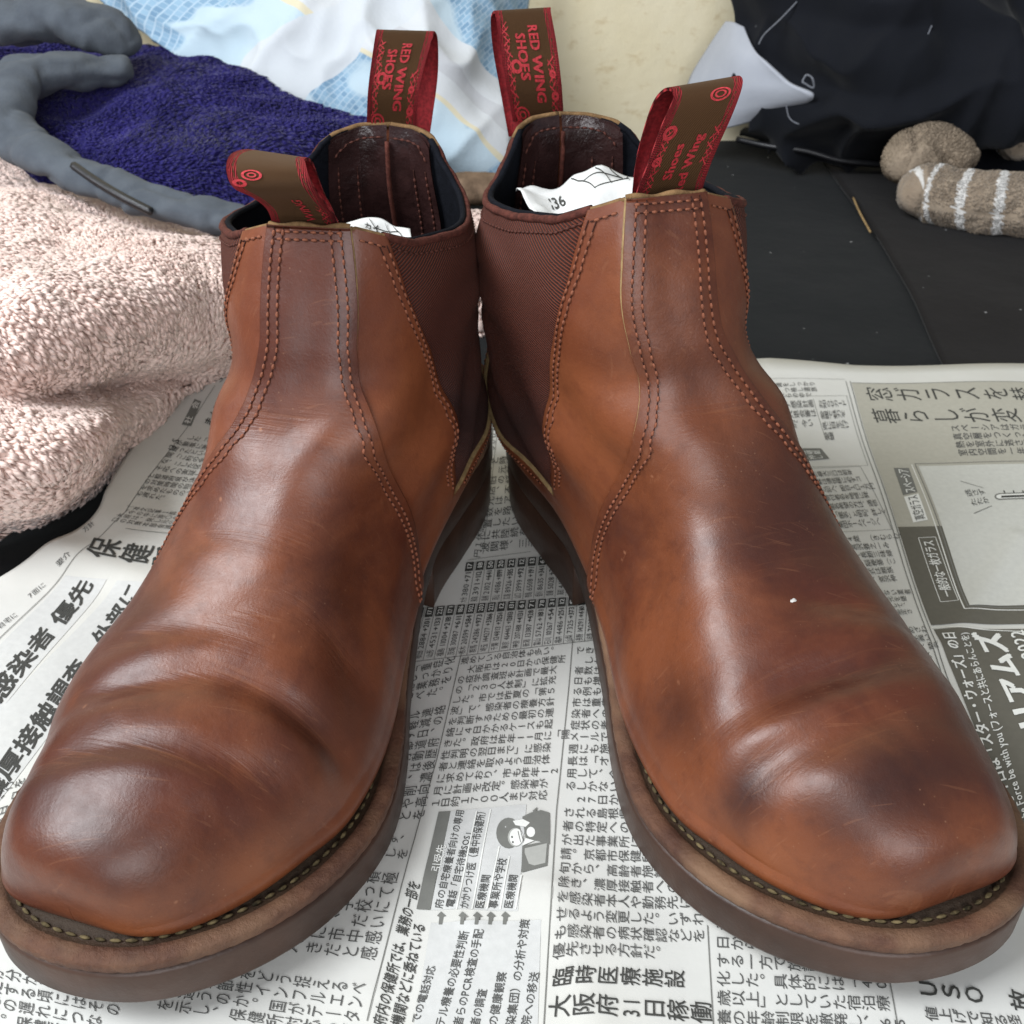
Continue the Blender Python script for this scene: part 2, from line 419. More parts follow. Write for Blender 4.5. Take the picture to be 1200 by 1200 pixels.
    def edge_curve(s, ks, vf, sg, mm, off, topf=None):
        """points on the surface a given distance (mm) beside a boundary curve; sg = side of boot, mm>0 towards the back"""
        v = vf(ks)*sg; e = .01
        a = S(ks, v); b = S(ks, np.clip(v+sg*e, -1, 1)); arc = np.linalg.norm(b-a, axis=1)/e
        # convert perpendicular distance: account for slant of curve
        dk = np.gradient(a, axis=0); dk /= np.linalg.norm(dk, axis=1)[:, None]+1e-12
        dv = (b-a)/(np.linalg.norm(b-a, axis=1)[:, None]+1e-12)
        sn = np.sqrt(np.clip(1-(dk*dv).sum(1)**2, .08, 1))
        v2 = np.clip(v+sg*mm/1000/arc/sn, -1, 1)
        P, _, _ = s.surf(ks, v2, off)
        return P
    def stitches(s, P, length=.0020, gap=.0008, r=.00047):
        seg = np.linalg.norm(np.diff(P, axis=0), axis=1); Ls = np.concatenate([[0], np.cumsum(seg)])
        n = int(Ls[-1]/(length+gap)); parts = []
        at = lambda q: np.array([np.interp(q, Ls, P[:, i]) for i in range(3)])
        c = P.mean(0)
        for i in range(n):
            q = i*(length+gap); pts = []
            for j, (t, rr) in enumerate(((0, .35), (.25, .9), (.5, 1), (.75, .9), (1, .35))):
                pts.append(at(q+t*length))
            pts = np.array(pts)
            V, F = tube(pts, r*np.array([.35, .95, 1.1, .95, .35])*random.uniform(.85, 1.15), 5)
            parts.append((V, F))
        return join(parts)
    def stitch_obj(s, name, curves, mat, **kw):
        parts = [s.stitches(s.X(c), **kw) for c in curves]
        V, F = join(parts); o = mesh(name, V, F, mat, s.root); o['kind'] = 'stuff'
        V, F = join([tube(s.X(c), .00023, 5) for c in curves]); g = mesh('stitch_gap_shade', V-np.array([0, 0, 0]), F, M['groove'], s.root); g['kind'] = 'stuff'  # thin dark tubes: shade painted into the gaps between the stitches
        return o
    def build(s):
        # vamp with the front strap: one piece from toe to collar
        ks = np.concatenate([[0, .12, .3, .55, .8], np.linspace(1, 5, 56)[0:], np.linspace(5, 9.6, 130)[1:], np.linspace(9.6, 17.1, 90)[1:]])
        va = smooth_seq(vamp_v(ks, -1), 6); vb = smooth_seq(vamp_v(ks, 1), 6)
        s.strip('vamp', ks, -va, vb, 150, .0033, [M['leather'], M['raw']], (1, 1), .0018, topf=lambda V: 0*V+17.15)
        # quarters: front panel + back counter of each side in one mesh, gore opening left free
        kq = np.concatenate([np.linspace(7.6, GK0, 60), np.linspace(GK0, 17, 70)[1:]])
        for sg in (-1, 1):
            v1 = smooth_seq(vamp_v(kq, sg), 4)-.03
            vf = gore_f(kq); vr = gore_b(kq)
            low = kq <= GK0+1e-6
            mid = np.maximum(.662, v1+.01)
            a = np.where(low, mid, vf); b_ = np.where(low, mid, vr)
            a = np.where(kq < 9, np.minimum(np.maximum(a, v1+.005), 1), a); b_ = np.where(kq < 9, a, b_)
            aa = smooth_seq(a, 2); bb = smooth_seq(b_, 2); aa = np.where(low, a, aa); bb = np.where(low, b_, bb)
            n1, n2 = 22, 26
            t1 = np.linspace(0, 1, n1); t2 = np.linspace(0, 1, n2)
            Vf = (np.minimum(v1, aa)[:, None]+(aa-np.minimum(v1, aa))[:, None]*t1)*sg; Vr = (bb[:, None]+(1-bb)[:, None]*t2)*sg
            allV = np.concatenate([Vf, Vr], 1); K = np.repeat(kq[:, None], n1+n2, 1)
            tt = np.clip((K-13)/(17-13), 0, 1); K = np.where(K > 13, 13+(top_k(allV)-13)*tt, K)
            P, m, P0 = s.surf(K, allV, .0016); dk, tn = s.masks(P0)
            E, _, _ = s.surf(K[:, n1-1:n1+1], allV[:, n1-1:n1+1]+np.array([[.006, -.006]])*sg, .0)
            n = len(kq); nc = n1+n2
            A = np.concatenate([P.reshape(-1, 3), E.reshape(-1, 3)])
            at = {k_: np.concatenate([x.ravel(), x[:, n1-1:n1+1].ravel()]) for k_, x in (('crease', m), ('dark', dk), ('tan', tn))}
            F = []; mi = []
            base = n*nc
            for i in range(n-1):
                for j in range(nc-1):
                    if j == n1-1:
                        continue
                    F.append([i*nc+j, i*nc+j+1, (i+1)*nc+j+1, (i+1)*nc+j]); mi.append(0)
                if kq[i] >= GK0-1e-6:
                    for c_, col in ((0, n1-1), (1, n1)):
                        q = [i*nc+col, base+i*2+c_, base+(i+1)*2+c_, (i+1)*nc+col]
                        if c_: q = q[::-1]
                        F.append(q); mi.append(1)
            if sg*s.side*NSIGN < 0: F = [f[::-1] for f in F]
            o = mesh('quarter', s.X(A), F, [M['leather_strap'], M['raw']], s.root, True, at, None, mi)
            bm = bmesh.new(); bm.from_mesh(o.data); bmesh.ops.remove_doubles(bm, verts=bm.verts, dist=2e-6)
            bm.to_mesh(o.data); bm.free()
            # elastic gore
            kg = np.linspace(GK0-.1, 17, 60)
            g = s.strip('elastic_gore', kg, (gore_f(kg)-.03)*sg, (gore_b(kg)+.03)*sg, 40, .0001, M['gore'], topf=lambda V: top_k(V))
            # black lining of the gore and rolled binding along its top
            vv = np.linspace(gore_f(17)-.005, gore_b(17)+.02, 40)*sg
            Pt, _, _ = s.surf(top_k(vv), vv, -.0002)
            V, F = tube(s.X(Pt), .0014*(1+.1*np.sin(np.arange(40)*1.7)), 8); mesh('gore_binding', V, F, M['gore_bind'], s.root)
            kl = np.linspace(11, 17, 40)
            s.strip('gore_lining', kl, (0*kl+.235)*sg, (0*kl+.86)*sg, 40, -.0022, M['lining_cloth'], topf=lambda V: top_k(V)+.05)
            V2 = np.linspace(gore_f(17)+.0, gore_b(17)+.04, 40)*sg
            Pt, _, _ = s.surf(top_k(V2)+.08, V2, -.0018)
            V, F = tube(s.X(Pt), .0012, 8); mesh('lining_edge', V, F, M['lining_cloth'], s.root)
            # back counter strap rim / pale collar edges
            vv = np.linspace(.137, .245, 20)*sg; Pt, _, _ = s.surf(top_k(vv), vv, .0002)
            V, F = tube(s.X(Pt), .0010, 6); mesh('collar_edge', V, F, M['collar_raw'], s.root)
            vv = np.linspace(.77, 1, 20)*sg; Pt, _, _ = s.surf(top_k(vv), vv, .0002)
            V, F = tube(s.X(Pt), .0011, 6); mesh('collar_edge', V, F, M['collar_raw'], s.root)
        vv = np.linspace(-.137, .137, 40); Pt, _, _ = s.surf(0*vv+17.12+.06*np.sin(vv*45), vv, .0014+.0003*np.sin(vv*60))
        V, F = tube(s.X(Pt), .0011, 6); mesh('collar_edge', V, F, M['collar_raw'], s.root)
        # inner front lining and dark leather back lining with its centre seam
        kl = np.linspace(10, 17, 40)
        s.strip('front_lining', kl, 0*kl-.24, 0*kl+.24, 24, -.0016, M['lining_cloth'], topf=lambda V: top_k(V)-.05)
        P = S(0., 0.)
        parts = []
        for sg in (-1, 1):
            s.strip('back_lining', kl, (0*kl+.80)*sg, (0*kl+.995)*sg, 20, -.0028, M['lining'], topf=lambda V: top_k(V)+.0)
            o = s.strip('lining_patch', np.linspace(13.5, 17, 40), (.79+.0*np.linspace(0, 1, 40))*sg, (.90+0*np.linspace(0, 1, 40))*sg, 14, -.0040, M['lining'], topf=lambda V: top_k(V)-.1)
        kk = np.linspace(11, 17.1, 40); Pt, _, _ = s.surf(kk, 0*kk+1, -.0044)
        V, F = tube(s.X(Pt), .0010, 6); mesh('lining_seam', V, F, M['gore_bind'], s.root)
        # stitching
        kv = np.linspace(8.5, 17.05, 160)
        cs = []
        for sg in (-1, 1):
            kt = np.linspace(7, 17.2, 300); vt = smooth_seq(vamp_v(kt, sg), 8); vf_ = lambda k, kt=kt, vt=vt: np.interp(k, kt, vt)
            k0 = 9.3 if sg < 0 else 8.5; kv = np.linspace(k0, 17.05, 180)
            for mm in (-2.6, -5.4): cs.append(s.edge_curve(kv, vf_, sg, mm, .0035))
            kg = np.linspace(GK0+.05, 16.3, 100)
            for mm in (-2.4, -5.0): cs.append(s.edge_curve(kg, gore_f, sg, mm, .0018))
            kb = np.linspace(GK0+.2, 16.3, 100)
            cs.append(s.edge_curve(kb, gore_b, sg, 2.6, .0018))
        for dk_ in (.32, .62):
            vv = np.linspace(-.115, .115, 40); P, _, _ = s.surf(17.15-dk_+0*vv, vv, .0035); cs.append(P)
        for sg in (-1, 1):
            vv = np.linspace(.16, .235, 20)*sg; P, _, _ = s.surf(top_k(vv)-.4, vv, .0018); cs.append(P)
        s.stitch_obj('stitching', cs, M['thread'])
        ct = []
        for sg in (-1, 1):
            vv = np.linspace(.26, .76, 40)*sg; P, _, _ = s.surf(top_k(vv)-.35, vv, .0003); ct.append(P)
            for v_ in (.82, .885):
                kk = np.linspace(13.6, 16.6, 60); P, _, _ = s.surf(kk, 0*kk+v_*sg, -.0043); ct.append(P)
            vv = np.linspace(.81, .99, 24)*sg; P, _, _ = s.surf(top_k(vv)-.55, vv, -.0043); ct.append(P)
        s.stitch_obj('dark_stitching', ct, M['thread_dark'])
        # ---- sole
        fore = lambda P: sm(P[:, 1], .09, .16)
        P = dens(OUT, 14); n = len(P)
        def ring(ins, dz):
            wob = .00010*np.sin(np.arange(n)*1.7+dz*4e3)+.00008*np.sin(np.arange(n)*2.9+dz*9e3) if .0145 < dz < .0193 else 0
            Q = outline(np.asarray(ins)+wob); return np.concatenate([Q, (sole_z(P[:, 1])+dz)[:, None]], 1)
        def stack(name, rings, mat, attrs=None):
            V = np.concatenate(rings); nr = len(rings); F = grid_faces(nr, n, wrap=True, flip=s.side > 0).tolist()
            # caps
            F2 = [list(range(n)), [(nr-1)*n+i for i in range(n)][::-1]]
            o = mesh(name, s.X(V), F+F2, mat, s.root, True, attrs)
            for p in o.data.polygons[-2:]: p.use_smooth = False
            return o
        f_ = fore(P)
        wi = lambda q: q*1.0
        stack('outsole', [ring(.003, 0), ring(.0012, .0007), ring(.0, .0030), ring(.0002, .0135), ring(.0007, .0147), ring(.0025, .0152), ring(.02, .0152)], M['outsole'])
        gro = []
        rings = []
        for ins, dz, g in ((.0016, .0150, 0), (.0007, .0156, 0), (.0005, .0168, 0), (.0005, .0182, 0), (.0009, .0191, 0), (.0018, .0196, 0), (.0036, .0198, 0), (.0054, .0197, .05), (.0060, .0189, .8), (.0090, .0186, 1), (.0098, .0192, 1), (.016, .0195, 1), (.022, .0195, 1)):
            sc_ = lut(P[:, 1], [0, .10, .15, 1], [.5, .5, 1, 1]); rings.append(ring(ins*sc_, dz)); gro.append(np.full(n, g))
        stack('welt', rings, M['welt'], {'groove': np.concatenate(gro)})
        # welt stitches in the groove
        Q = outline(.0077); sel = P[:, 1] > .125; Z = sole_z(P[:, 1])+.0193
        Q3 = np.concatenate([Q, Z[:, None]], 1)[sel]
        Vs = s.stitches(s.X(Q3), .0030, .0012, .00056)
        o = mesh('welt_stitching', Vs[0], Vs[1], M['welt_thread'], s.root); o['kind'] = 'stuff'
        # heel block
        hp = outline(.0006); sel = P[:, 1] < .106
        idx = [i for i in range(n) if sel[i]]
        # order along outline starting on lateral breast, round the heel
        j0 = [i for i in idx if not sel[(i-1) % n]][0]; order = [(j0+i) % n for i in range(len(idx))]
        hb = hp[order]; br = np.stack([np.linspace(hb[-1, 0], hb[0, 0], 14)[1:-1], .106-.004*np.sin(np.linspace(0, PI, 14)[1:-1])], 1)
        loop = np.concatenate([hb, br]); m_ = len(loop); ctr = np.array([0, .052])
        def hr(sc, z): return np.concatenate([ctr+(loop-ctr)*sc, np.full((m_, 1), z)], 1)
        V = np.concatenate([hr(.965, 0), hr(.975, .0008), hr(.985, .008), hr(1.0, .0222), hr(.97, .0230)]); nr = 5
        F = grid_faces(nr, m_, wrap=True, flip=s.side > 0).tolist()+[list(range(m_)), [(nr-1)*m_+i for i in range(m_)][::-1]]
        o = mesh('heel', s.X(V), F, M['outsole'], s.root)
        o.data.polygons[-1].use_smooth = False; o.data.polygons[-2].use_smooth = False

    def fray(s, y0, y1, side):
        Q = outline(.0045); P = dens(OUT, 14); sel = (P[:, 1] > y0) & (P[:, 1] < y1) & (P[:, 0]*side > 0)
        Q = Q[sel]; z = sole_z(P[sel][:, 1])+.0215; c = np.concatenate([Q, z[:, None]], 1); t = np.linspace(0, len(c)-1, 120); c = cr(c, t)
        r_ = .0022+.0009*np.sin(np.arange(120)*.37)+.0005*np.sin(np.arange(120)*1.7); r_ *= np.sqrt(np.clip(np.minimum(np.arange(120), 119-np.arange(120))/20, .02, 1))
        V, F = tube(s.X(c), r_, 10); cc = np.repeat(s.X(c), 10, 0); d = V-cc; d /= np.linalg.norm(d, axis=1)[:, None]+1e-9
        V = V+d*(vnoise(V, 420, 2)*.0016+vnoise(V, 900, 4)*.0006)[:, None]
        mesh('frayed_edge', V, F, M['frayed'], s.root)
    def fleck(s, k, v, mat):
        c, _, _ = s.surf(np.array([k]), np.array([v]), .0030); a, _, _ = s.surf(np.array([k+.1]), np.array([v]), .0030); b, _, _ = s.surf(np.array([k]), np.array([v+.02]), .0030)
        a = (a-c)[0]; b = (b-c)[0]; a /= np.linalg.norm(a); b -= a*(a@b); b /= np.linalg.norm(b); n_ = np.cross(a, b); n_ *= np.sign(n_[2]); c = c[0]
        ring_ = [c+(a*math.cos(t)*.0011+b*math.sin(t)*.0017)*(1+.18*math.sin(3*t+1)+.1*math.sin(5*t)) for t in np.arange(12)/12*2*PI]
        V = [c+n_*.00035]+[r+n_*.00025 for r in ring_]+[r-n_*.0004 for r in ring_]
        F = [[0, 1+i, 1+(i+1) % 12] for i in range(12)]+[[1+i, 13+i, 13+(i+1) % 12, 1+(i+1) % 12] for i in range(12)]
        mesh('white_fleck', s.X(np.array(V)), F, mat, s.root)
M['frayed'] = simple('frayed_leather', (.12, .035, .022), .8, .3, 150, .7, 1.0, .0015, 500)
M['fleck'] = simple('white_speck', (.62, .60, .56), .7, .3, 300, .2)

CR_R = [(-46, 226, 34, 227, 4, 6, 2.4, .7), (-46, 243, 16, 246, 3, 6, 1.7, .5), (-6, 204, 46, 210, 3, 4.5, .9, .8), (-40, 186, 20, 184, 5, 6, .5, .4), (-28, 150, 20, 150, 4, 4, .5, .6)]
CR_L = [(-42, 241, 32, 262, 2, 4.2, 1.1, 1), (-50, 222, 24, 239, -5, 5.2, 2.4, .9), (-26, 210, 34, 222, -3, 4, .3, .7), (-46, 196, -2, 205, -3, 5, .6, .7), (-24, 176, 24, 184, 3, 4, .25, .7), (-28, 150, 20, 154, 4, 4, .6, 1)]
ST_R = [(-8, 267, 56, 28, 14, 17, .97), (22, 256, 60, 13, 9, 12, .6), (-38, 246, 45, 10, 8, 12, .9), (4, 176, 88, 26, 32, 28, .78), (-20, 120, 120, 14, 30, 20, .3), (-42, 212, 45, 9, 14, 14, .7), (5, 234, 66, 30, 6, 10, .55), (-30, 150, 70, 10, 16, 14, .45), (28, 190, 70, 14, 24, 20, .4), (-12, 276, 45, 18, 6, 8, .4)]
ST_L = [(-6, 275, 48, 17, 9, 13, .75), (16, 268, 52, 14, 8, 12, .4), (0, 258, 62, 24, 9, 10, .35), (-40, 222, 50, 12, 12, 16, .55), (-26, 180, 70, 10, 20, 14, .4), (25, 205, 62, 16, 18, 16, .35)]
bootR = Boot('boot', 1, (0.0205, 0.441, 0.0006), .353, 'brown leather boot on the right with dark toe stain and white speck on its instep', CR_R, ST_R, [(-40, 262, 32, 14, 20, 10, .6), (-20, 282, 35, 20, 9, 12, .4), (0, 172, 100, 30, 20, 16, .35)], [], (6, 14, 15, 15))
bootL = Boot('boot', -1, (-0.034, 0.440, 0.0006), .294, 'brown leather boot on the left with deep toe creases and front pull loop folded flat', CR_L, ST_L, [(-20, 284, 30, 20, 9, 12, .7), (-40, 262, 32, 14, 20, 10, .7), (0, 205, 80, 25, 14, 14, .5)], [], (10, -1, 5, 10))
bootR.fray(.06, .112, -1)
globals()['NET'] = bootR.net
bootR.fleck(7.35, .0, M['fleck'])
# ------------------------------------------------------------------ pull loops
def tape_mat():
    m, nt, b = newmat('woven_tape', .62, .35)
    uv = coord(nt, 'UV'); sep = N(nt, 'ShaderNodeSeparateXYZ'); L(nt, uv, sep.inputs[0])
    w = N(nt, 'ShaderNodeTexWave', wave_type='BANDS', bands_direction='DIAGONAL'); w.inputs['Scale'].default_value = 26; w.inputs['Distortion'].default_value = .5
    L(nt, uv, w.inputs[0])
    # u runs 0..1 across, v in the same unit along
    a = math_(nt, 'ABSOLUTE', math_(nt, 'SUBTRACT', sep.outputs[0], .5))
    rag = noise(nt, coord(nt, 'UV', (8, 30, 1)), 1.0, 2)
    edge = math_(nt, 'GREATER_THAN', math_(nt, 'ADD', a, math_(nt, 'MULTIPLY', rag, .09)), .465)
    line = math_(nt, 'MULTIPLY', math_(nt, 'GREATER_THAN', a, .375), math_(nt, 'LESS_THAN', a, .408))
    red = math_(nt, 'MAXIMUM', edge, line)
    w2 = N(nt, 'ShaderNodeTexWave', wave_type='BANDS', bands_direction='Y'); w2.inputs['Scale'].default_value = 14; L(nt, uv, w2.inputs[0])
    redc = mix(nt, ramp(nt, w2.outputs[1], [(.2, 0), (.5, 1)]), (.16, .02, .02), (.52, .035, .045))
    br = mix(nt, ramp(nt, w.outputs[1], [(.2, 0), (.8, 1)]), (.070, .034, .014), (.165, .082, .036))
    L(nt, mix(nt, red, br, redc), b.inputs['Base Color'])
    b.inputs['Sheen Weight'].default_value = .0; b.inputs['Specular IOR Level'].default_value = .2
    p_ = bump(nt, b, w.outputs[1], .8, .0005); bump(nt, b, math_(nt, 'MULTIPLY', red, w2.outputs[1]), .9, .0007, p_)
    return m
M['tape'] = tape_mat()
M['tape_red'] = simple('red_embroidery', (.56, .04, .05), .65, .3, 1500, .5, .5, .0003)
M['tape_inside'] = simple('red_tape_inside', (.30, .02, .025), .7, .2, 800, .5, .5, .0003)
GLY = {}
def glyph(ch, bold=0.0, res=2):
    """triangles of one character, in ems, origin at the left of the baseline"""
    key = (ch, bold)
    if key in GLY: return GLY[key]
    cu = bpy.data.curves.new('t', 'FONT'); cu.body = ch; cu.size = 1; cu.resolution_u = res; cu.fill_mode = 'FRONT';     ob = bpy.data.objects.new('t', cu); C.objects.link(ob)
    dg = bpy.context.evaluated_depsgraph_get(); me = bpy.data.meshes.new_from_object(ob.evaluated_get(dg))
    me.calc_loop_triangles()
    V = np.zeros(len(me.vertices)*3); me.vertices.foreach_get('co', V); V = V.reshape(-1, 3)[:, :2]
    F = np.zeros(len(me.loop_triangles)*3, np.int32); me.loop_triangles.foreach_get('vertices', F); F = F.reshape(-1, 3)
    V = np.concatenate([V, np.zeros((len(V), 1))], 1)
    if bold > 0 and len(V):      # heavier strokes: the same outline printed a few times, slightly apart
        b = bold*1.3; V = np.concatenate([V+np.array([dx*b, dy*b, l]) for l, (dx, dy) in enumerate(((-1, -.6), (1, -.6), (-1, .6), (1, .6), (0, 0)))])
        n_ = len(V)//5; F = np.concatenate([F+n_*l for l in range(5)])
    bpy.data.objects.remove(ob); bpy.data.curves.remove(cu); bpy.data.meshes.remove(me)
    GLY[key] = (V, F); return GLY[key]
def is_wide(ch): return ord(ch) > 0x2e00
def adv(ch):
    if is_wide(ch): return 1.0
    if ch == ' ': return .3
    V, _ = glyph(ch); return (V[:, 0].max()+.07) if len(V) else .3
def ribbon_fn(rows):
    """rows: (left px, right px, Y) > point at (a across, b along 0..1)"""
    A = np.array([W(l[0], l[1], Y=y) for l, r, y in rows]); B = np.array([W(r[0], r[1], Y=y) for l, r, y in rows]); n = len(rows)
    def f(a, b):
        b = np.asarray(b, float).ravel(); a = np.asarray(a, float).ravel()
        p = cr(A, b*(n-1)); q = cr(B, b*(n-1))
        return p+(q-p)*a[:, None]
    return f
def pull_loop(boot, rows, texts, th=.0009):
    f = ribbon_fn(rows); na, nb = 9, 160
    a, b = np.meshgrid(np.linspace(0, 1, na), np.linspace(0, 1, nb))
    P = f(a, b); e = 1e-3
    def nor(a, b):
        n = np.cross(f(np.asarray(a)+e, b)-f(np.asarray(a)-e, b), f(a, np.clip(np.asarray(b)+e, 0, 1))-f(a, np.clip(np.asarray(b)-e, 0, 1)))
        return n/(np.linalg.norm(n, axis=1)[:, None]+1e-12)
    Nn = nor(a, b)
    mid = P[:na*nb//3].mean(0); camv = np.array([0, 0, CH])-mid
    sgn = 1 if (Nn[:na*nb//3].mean(0)*camv).sum() > 0 else -1
    Nn = Nn*sgn
    loc = np.array(boot.root.location)
    wob = .0003*np.sin(b.ravel()*37+a.ravel()*3)
    top = P+Nn*(th/2)-loc; bot = P-Nn*(th/2)-loc
    length = np.linalg.norm(np.diff(P.reshape(nb, na, 3)[:, 4], axis=0), axis=1).sum(); wd = np.linalg.norm(f([1], [.2])-f([0], [.2]))
    V = np.concatenate([top, bot]); F1 = grid_faces(nb, na, flip=sgn < 0); F2 = grid_faces(nb, na, na*nb, flip=sgn > 0)
    F = F1.tolist()+F2.tolist(); mi = [0]*len(F1)+[1]*len(F2); o = na*nb
    for i in range(nb-1):
        for j, fl in ((0, 1), (na-1, 0)):
            q = [i*na+j, (i+1)*na+j, (i+1)*na+j+o, i*na+j+o]
            if fl == (sgn > 0): q = q[::-1]
            F.append(q); mi.append(0)
    uv = np.stack([a.ravel(), b.ravel()*length/wd], 1); uv = np.concatenate([uv, uv])
    r = mesh('pull_loop', V, F, [M['tape'], M['tape_inside']], boot.root, True, None, uv, mi)
    asp = wd/length
    Vs = []; Fs = []; off = 0
    for (txt, a0, b0, size, dr, bold) in texts:
        # text running along the loop; dr=-1 runs towards the collar
        x = 0
        for ch in txt:
            G, T = glyph(ch, bold)
            if len(G):
                gx = G[:, 0]*size+x; gy = (G[:, 1]-.35)*size
                aa = a0+gy*dr*-1; bb = b0+dr*gx*asp
                Q = f(aa, bb)+nor(aa, bb)*sgn*(th/2+.0003+G[:, 2:3]*2e-5)-loc
                Vs.append(Q); Fs += (T+off).tolist(); off += len(Q)
            x += adv(ch)*size
    # round emblem: two rings
    def ring(ac, bc, ra, rw):
        nonlocal off
        t = np.linspace(0, 2*PI, 25)[:-1]
        aa = np.concatenate([ac+ra*np.cos(t), ac+(ra-rw)*np.cos(t)]); bb = np.concatenate([bc+ra*np.sin(t)*asp, bc+(ra-rw)*np.sin(t)*asp])
        Q = f(aa, bb)+nor(aa, bb)*sgn*(th/2+.0003)-loc
        Vs.append(Q); n = 24
        for i in range(n): Fs.append([off+i, off+(i+1) % n, off+n+(i+1) % n, off+n+i])
        off += len(Q)
    def put_(aa, bb):
        nonlocal off
        Q = f(aa, bb)+nor(aa, bb)*sgn*(th/2+.00025)-loc; Vs.append(Q); Fs.append([off, off+1, off+2, off+3]); off += 4
    ring.put = put_
    return r, ring, (Vs, Fs)
def embroidery(r, Vs, Fs):
    o = mesh('lettering', np.concatenate(Vs), Fs, M['tape_red'], r, False)
def swirl(f_pts): pass
def loop(boot, rows, texts, rings, dens_=()):
    r, ring, (Vs, Fs) = pull_loop(boot, rows, texts)
    for q in rings: ring(*q)
    for side in dens_:
        a0, b0, b1 = side
        for q in range(int((b1-b0)/.011)):
            bc = b0+q*.011; w_ = .045*(1+.4*math.sin(q*1.9)); tl = .012 if q % 2 else -.012
            aa = np.array([a0-w_, a0+w_, a0+w_, a0-w_]); bb = np.array([bc-tl, bc+tl, bc+tl+.0055, bc-tl+.0055])
            ring.put(aa, bb)
    embroidery(r, Vs, Fs)
yL, yR = .424, .424
loop(bootL, [((431, 186), (492, 190), .436), ((430, 152), (488, 158), .430), ((431, 110), (490, 112), .423), ((436, 68), (500, 68), .423), ((440, 42), (507, 44), .4245),
             ((442, 36), (509, 38), .4285), ((444, 45), (513, 48), .433), ((441, 85), (513, 88), .435), ((437, 130), (507, 135), .433), ((436, 175), (500, 182), .430)],
     [('RED WING', .60, .40, .235, -1, .03), ('SHOES', .36, .37, .235, -1, .03)], [(.22, .145, .135, .035), (.22, .145, .07, .03), (.24, .27, .10, .05), (.85, .24, .06, .04), (.86, .18, .07, .05)], [(.15, .16, .42), (.85, .05, .30)])
loop(bootR, [((604, 178), (664, 176), .438), ((601, 142), (661, 142), .431), ((593, 98), (658, 98), .423), ((586, 52), (652, 50), .423), ((581, 21), (646, 17), .4245),
             ((579, 14), (645, 10), .4285), ((575, 24), (641, 20), .433), ((578, 60), (644, 58), .435), ((587, 110), (654, 108), .433), ((596, 160), (662, 160), .430)],
     [('RED WING', .62, .40, .235, -1, .03), ('SHOES', .38, .37, .235, -1, .03)], [(.22, .135, .135, .035), (.22, .135, .07, .03), (.24, .27, .10, .05), (.86, .25, .06, .04), (.87, .19, .07, .05)], [(.13, .04, .42), (.85, .05, .30)])
loop(bootL, [((322, 282), (402, 288), .3235), ((320, 264), (400, 270), .3195), ((313, 244), (391, 251), .313), ((296, 230), (378, 234), .3055), ((274, 219), (367, 217), .302), ((266, 203), (361, 203), .303),
             ((267, 188), (358, 193), .308), ((276, 179), (357, 188), .315), ((296, 177), (362, 187), .323), ((320, 188), (368, 195), .329), ((335, 215), (378, 222), .332), ((343, 245), (392, 250), .331), ((347, 275), (401, 280), .327)],
     [('RED WING', .62, .03, .2, 1, .012)], [(.30, .40, .13, .035), (.30, .40, .06, .025), (.12, .36, .09, .05)], [(.86, .03, .22)])
loop(bootR, [((744, 250), (824, 240), .3245), ((746, 226), (824, 217), .321), ((760, 190), (838, 178), .316), ((775, 148), (856, 138), .312), ((788, 118), (868, 107), .311), ((787, 106), (870, 94), .3135),
             ((778, 106), (863, 91), .3185), ((766, 120), (850, 103), .324), ((755, 150), (838, 140), .328), ((745, 190), (826, 185), .330), ((740, 235), (818, 230), .329)],
     [('Red Wing', .62, .085, .19, 1, .03), ('Shoes', .38, .14, .19, 1, .03)], [(.70, .405, .15, .035), (.70, .405, .085, .03), (.16, .28, .10, .05), (.12, .20, .07, .04)], [(.14, .04, .30), (.86, .18, .30)])
# == SURROUNDINGS ---------------------------------------------------- sheet, paper
def cloth_mat(name, col, rough=.95, col2=None, sc=25, weave=900, bs=.4, spec=.15, lint=0):
    m, nt, b = newmat(name, rough, spec); co = coord(nt)
    n = noise(nt, co, sc, 5, .6)
    c = mix(nt, ramp(nt, n, [(.35, 0), (.7, 1)]), col, col2 or tuple(x*.7 for x in col))
    if lint:
        v = N(nt, 'ShaderNodeTexVoronoi'); v.inputs['Scale'].default_value = 60; L(nt, coord(nt, 'Object', (1, 1, 1)), v.inputs['Vector'])
        sp = math_(nt, 'MULTIPLY', ramp(nt, v.outputs['Distance'], [(.035, 1), (.06, 0)]), ramp(nt, noise(nt, co, 12, 2), [(.5, 0), (.55, 1)]))
        c = mix(nt, math_(nt, 'MULTIPLY', sp, lint), c, (.5, .5, .5))
    L(nt, c, b.inputs['Base Color'])
    p = bump(nt, b, noise(nt, co, weave, 3, .6), bs, .0005)
    bump(nt, b, noise(nt, co, 14, 4, .6), .35, .004, p)
    b.inputs['Sheen Weight'].default_value = .05
    return m
M['sheet'] = cloth_mat('black_sheet', (.0065, .0078, .0088), .95, (.010, .011, .012), 18, 700, .3, .12, .9)
M['sheet_b'] = cloth_mat('black_sheet_cover', (.011, .0095, .0095), .95, (.008, .007, .007), 18, 700, .3, .12, .6)
def sheet_h(x, y):
    return -.0035+.0035*np.sin(x*9+y*5)*np.sin(y*8-x*3)*sm(y, .55, .8)
gx, gy = np.meshgrid(np.linspace(-1.6, 1.6, 140), np.linspace(-.6, 1.35, 90))
V = np.stack([gx, gy, sheet_h(gx, gy)], -1).reshape(-1, 3)
o = mesh('black_bed_sheet', V, grid_faces(90, 140), M['sheet']); o['kind'] = 'structure'
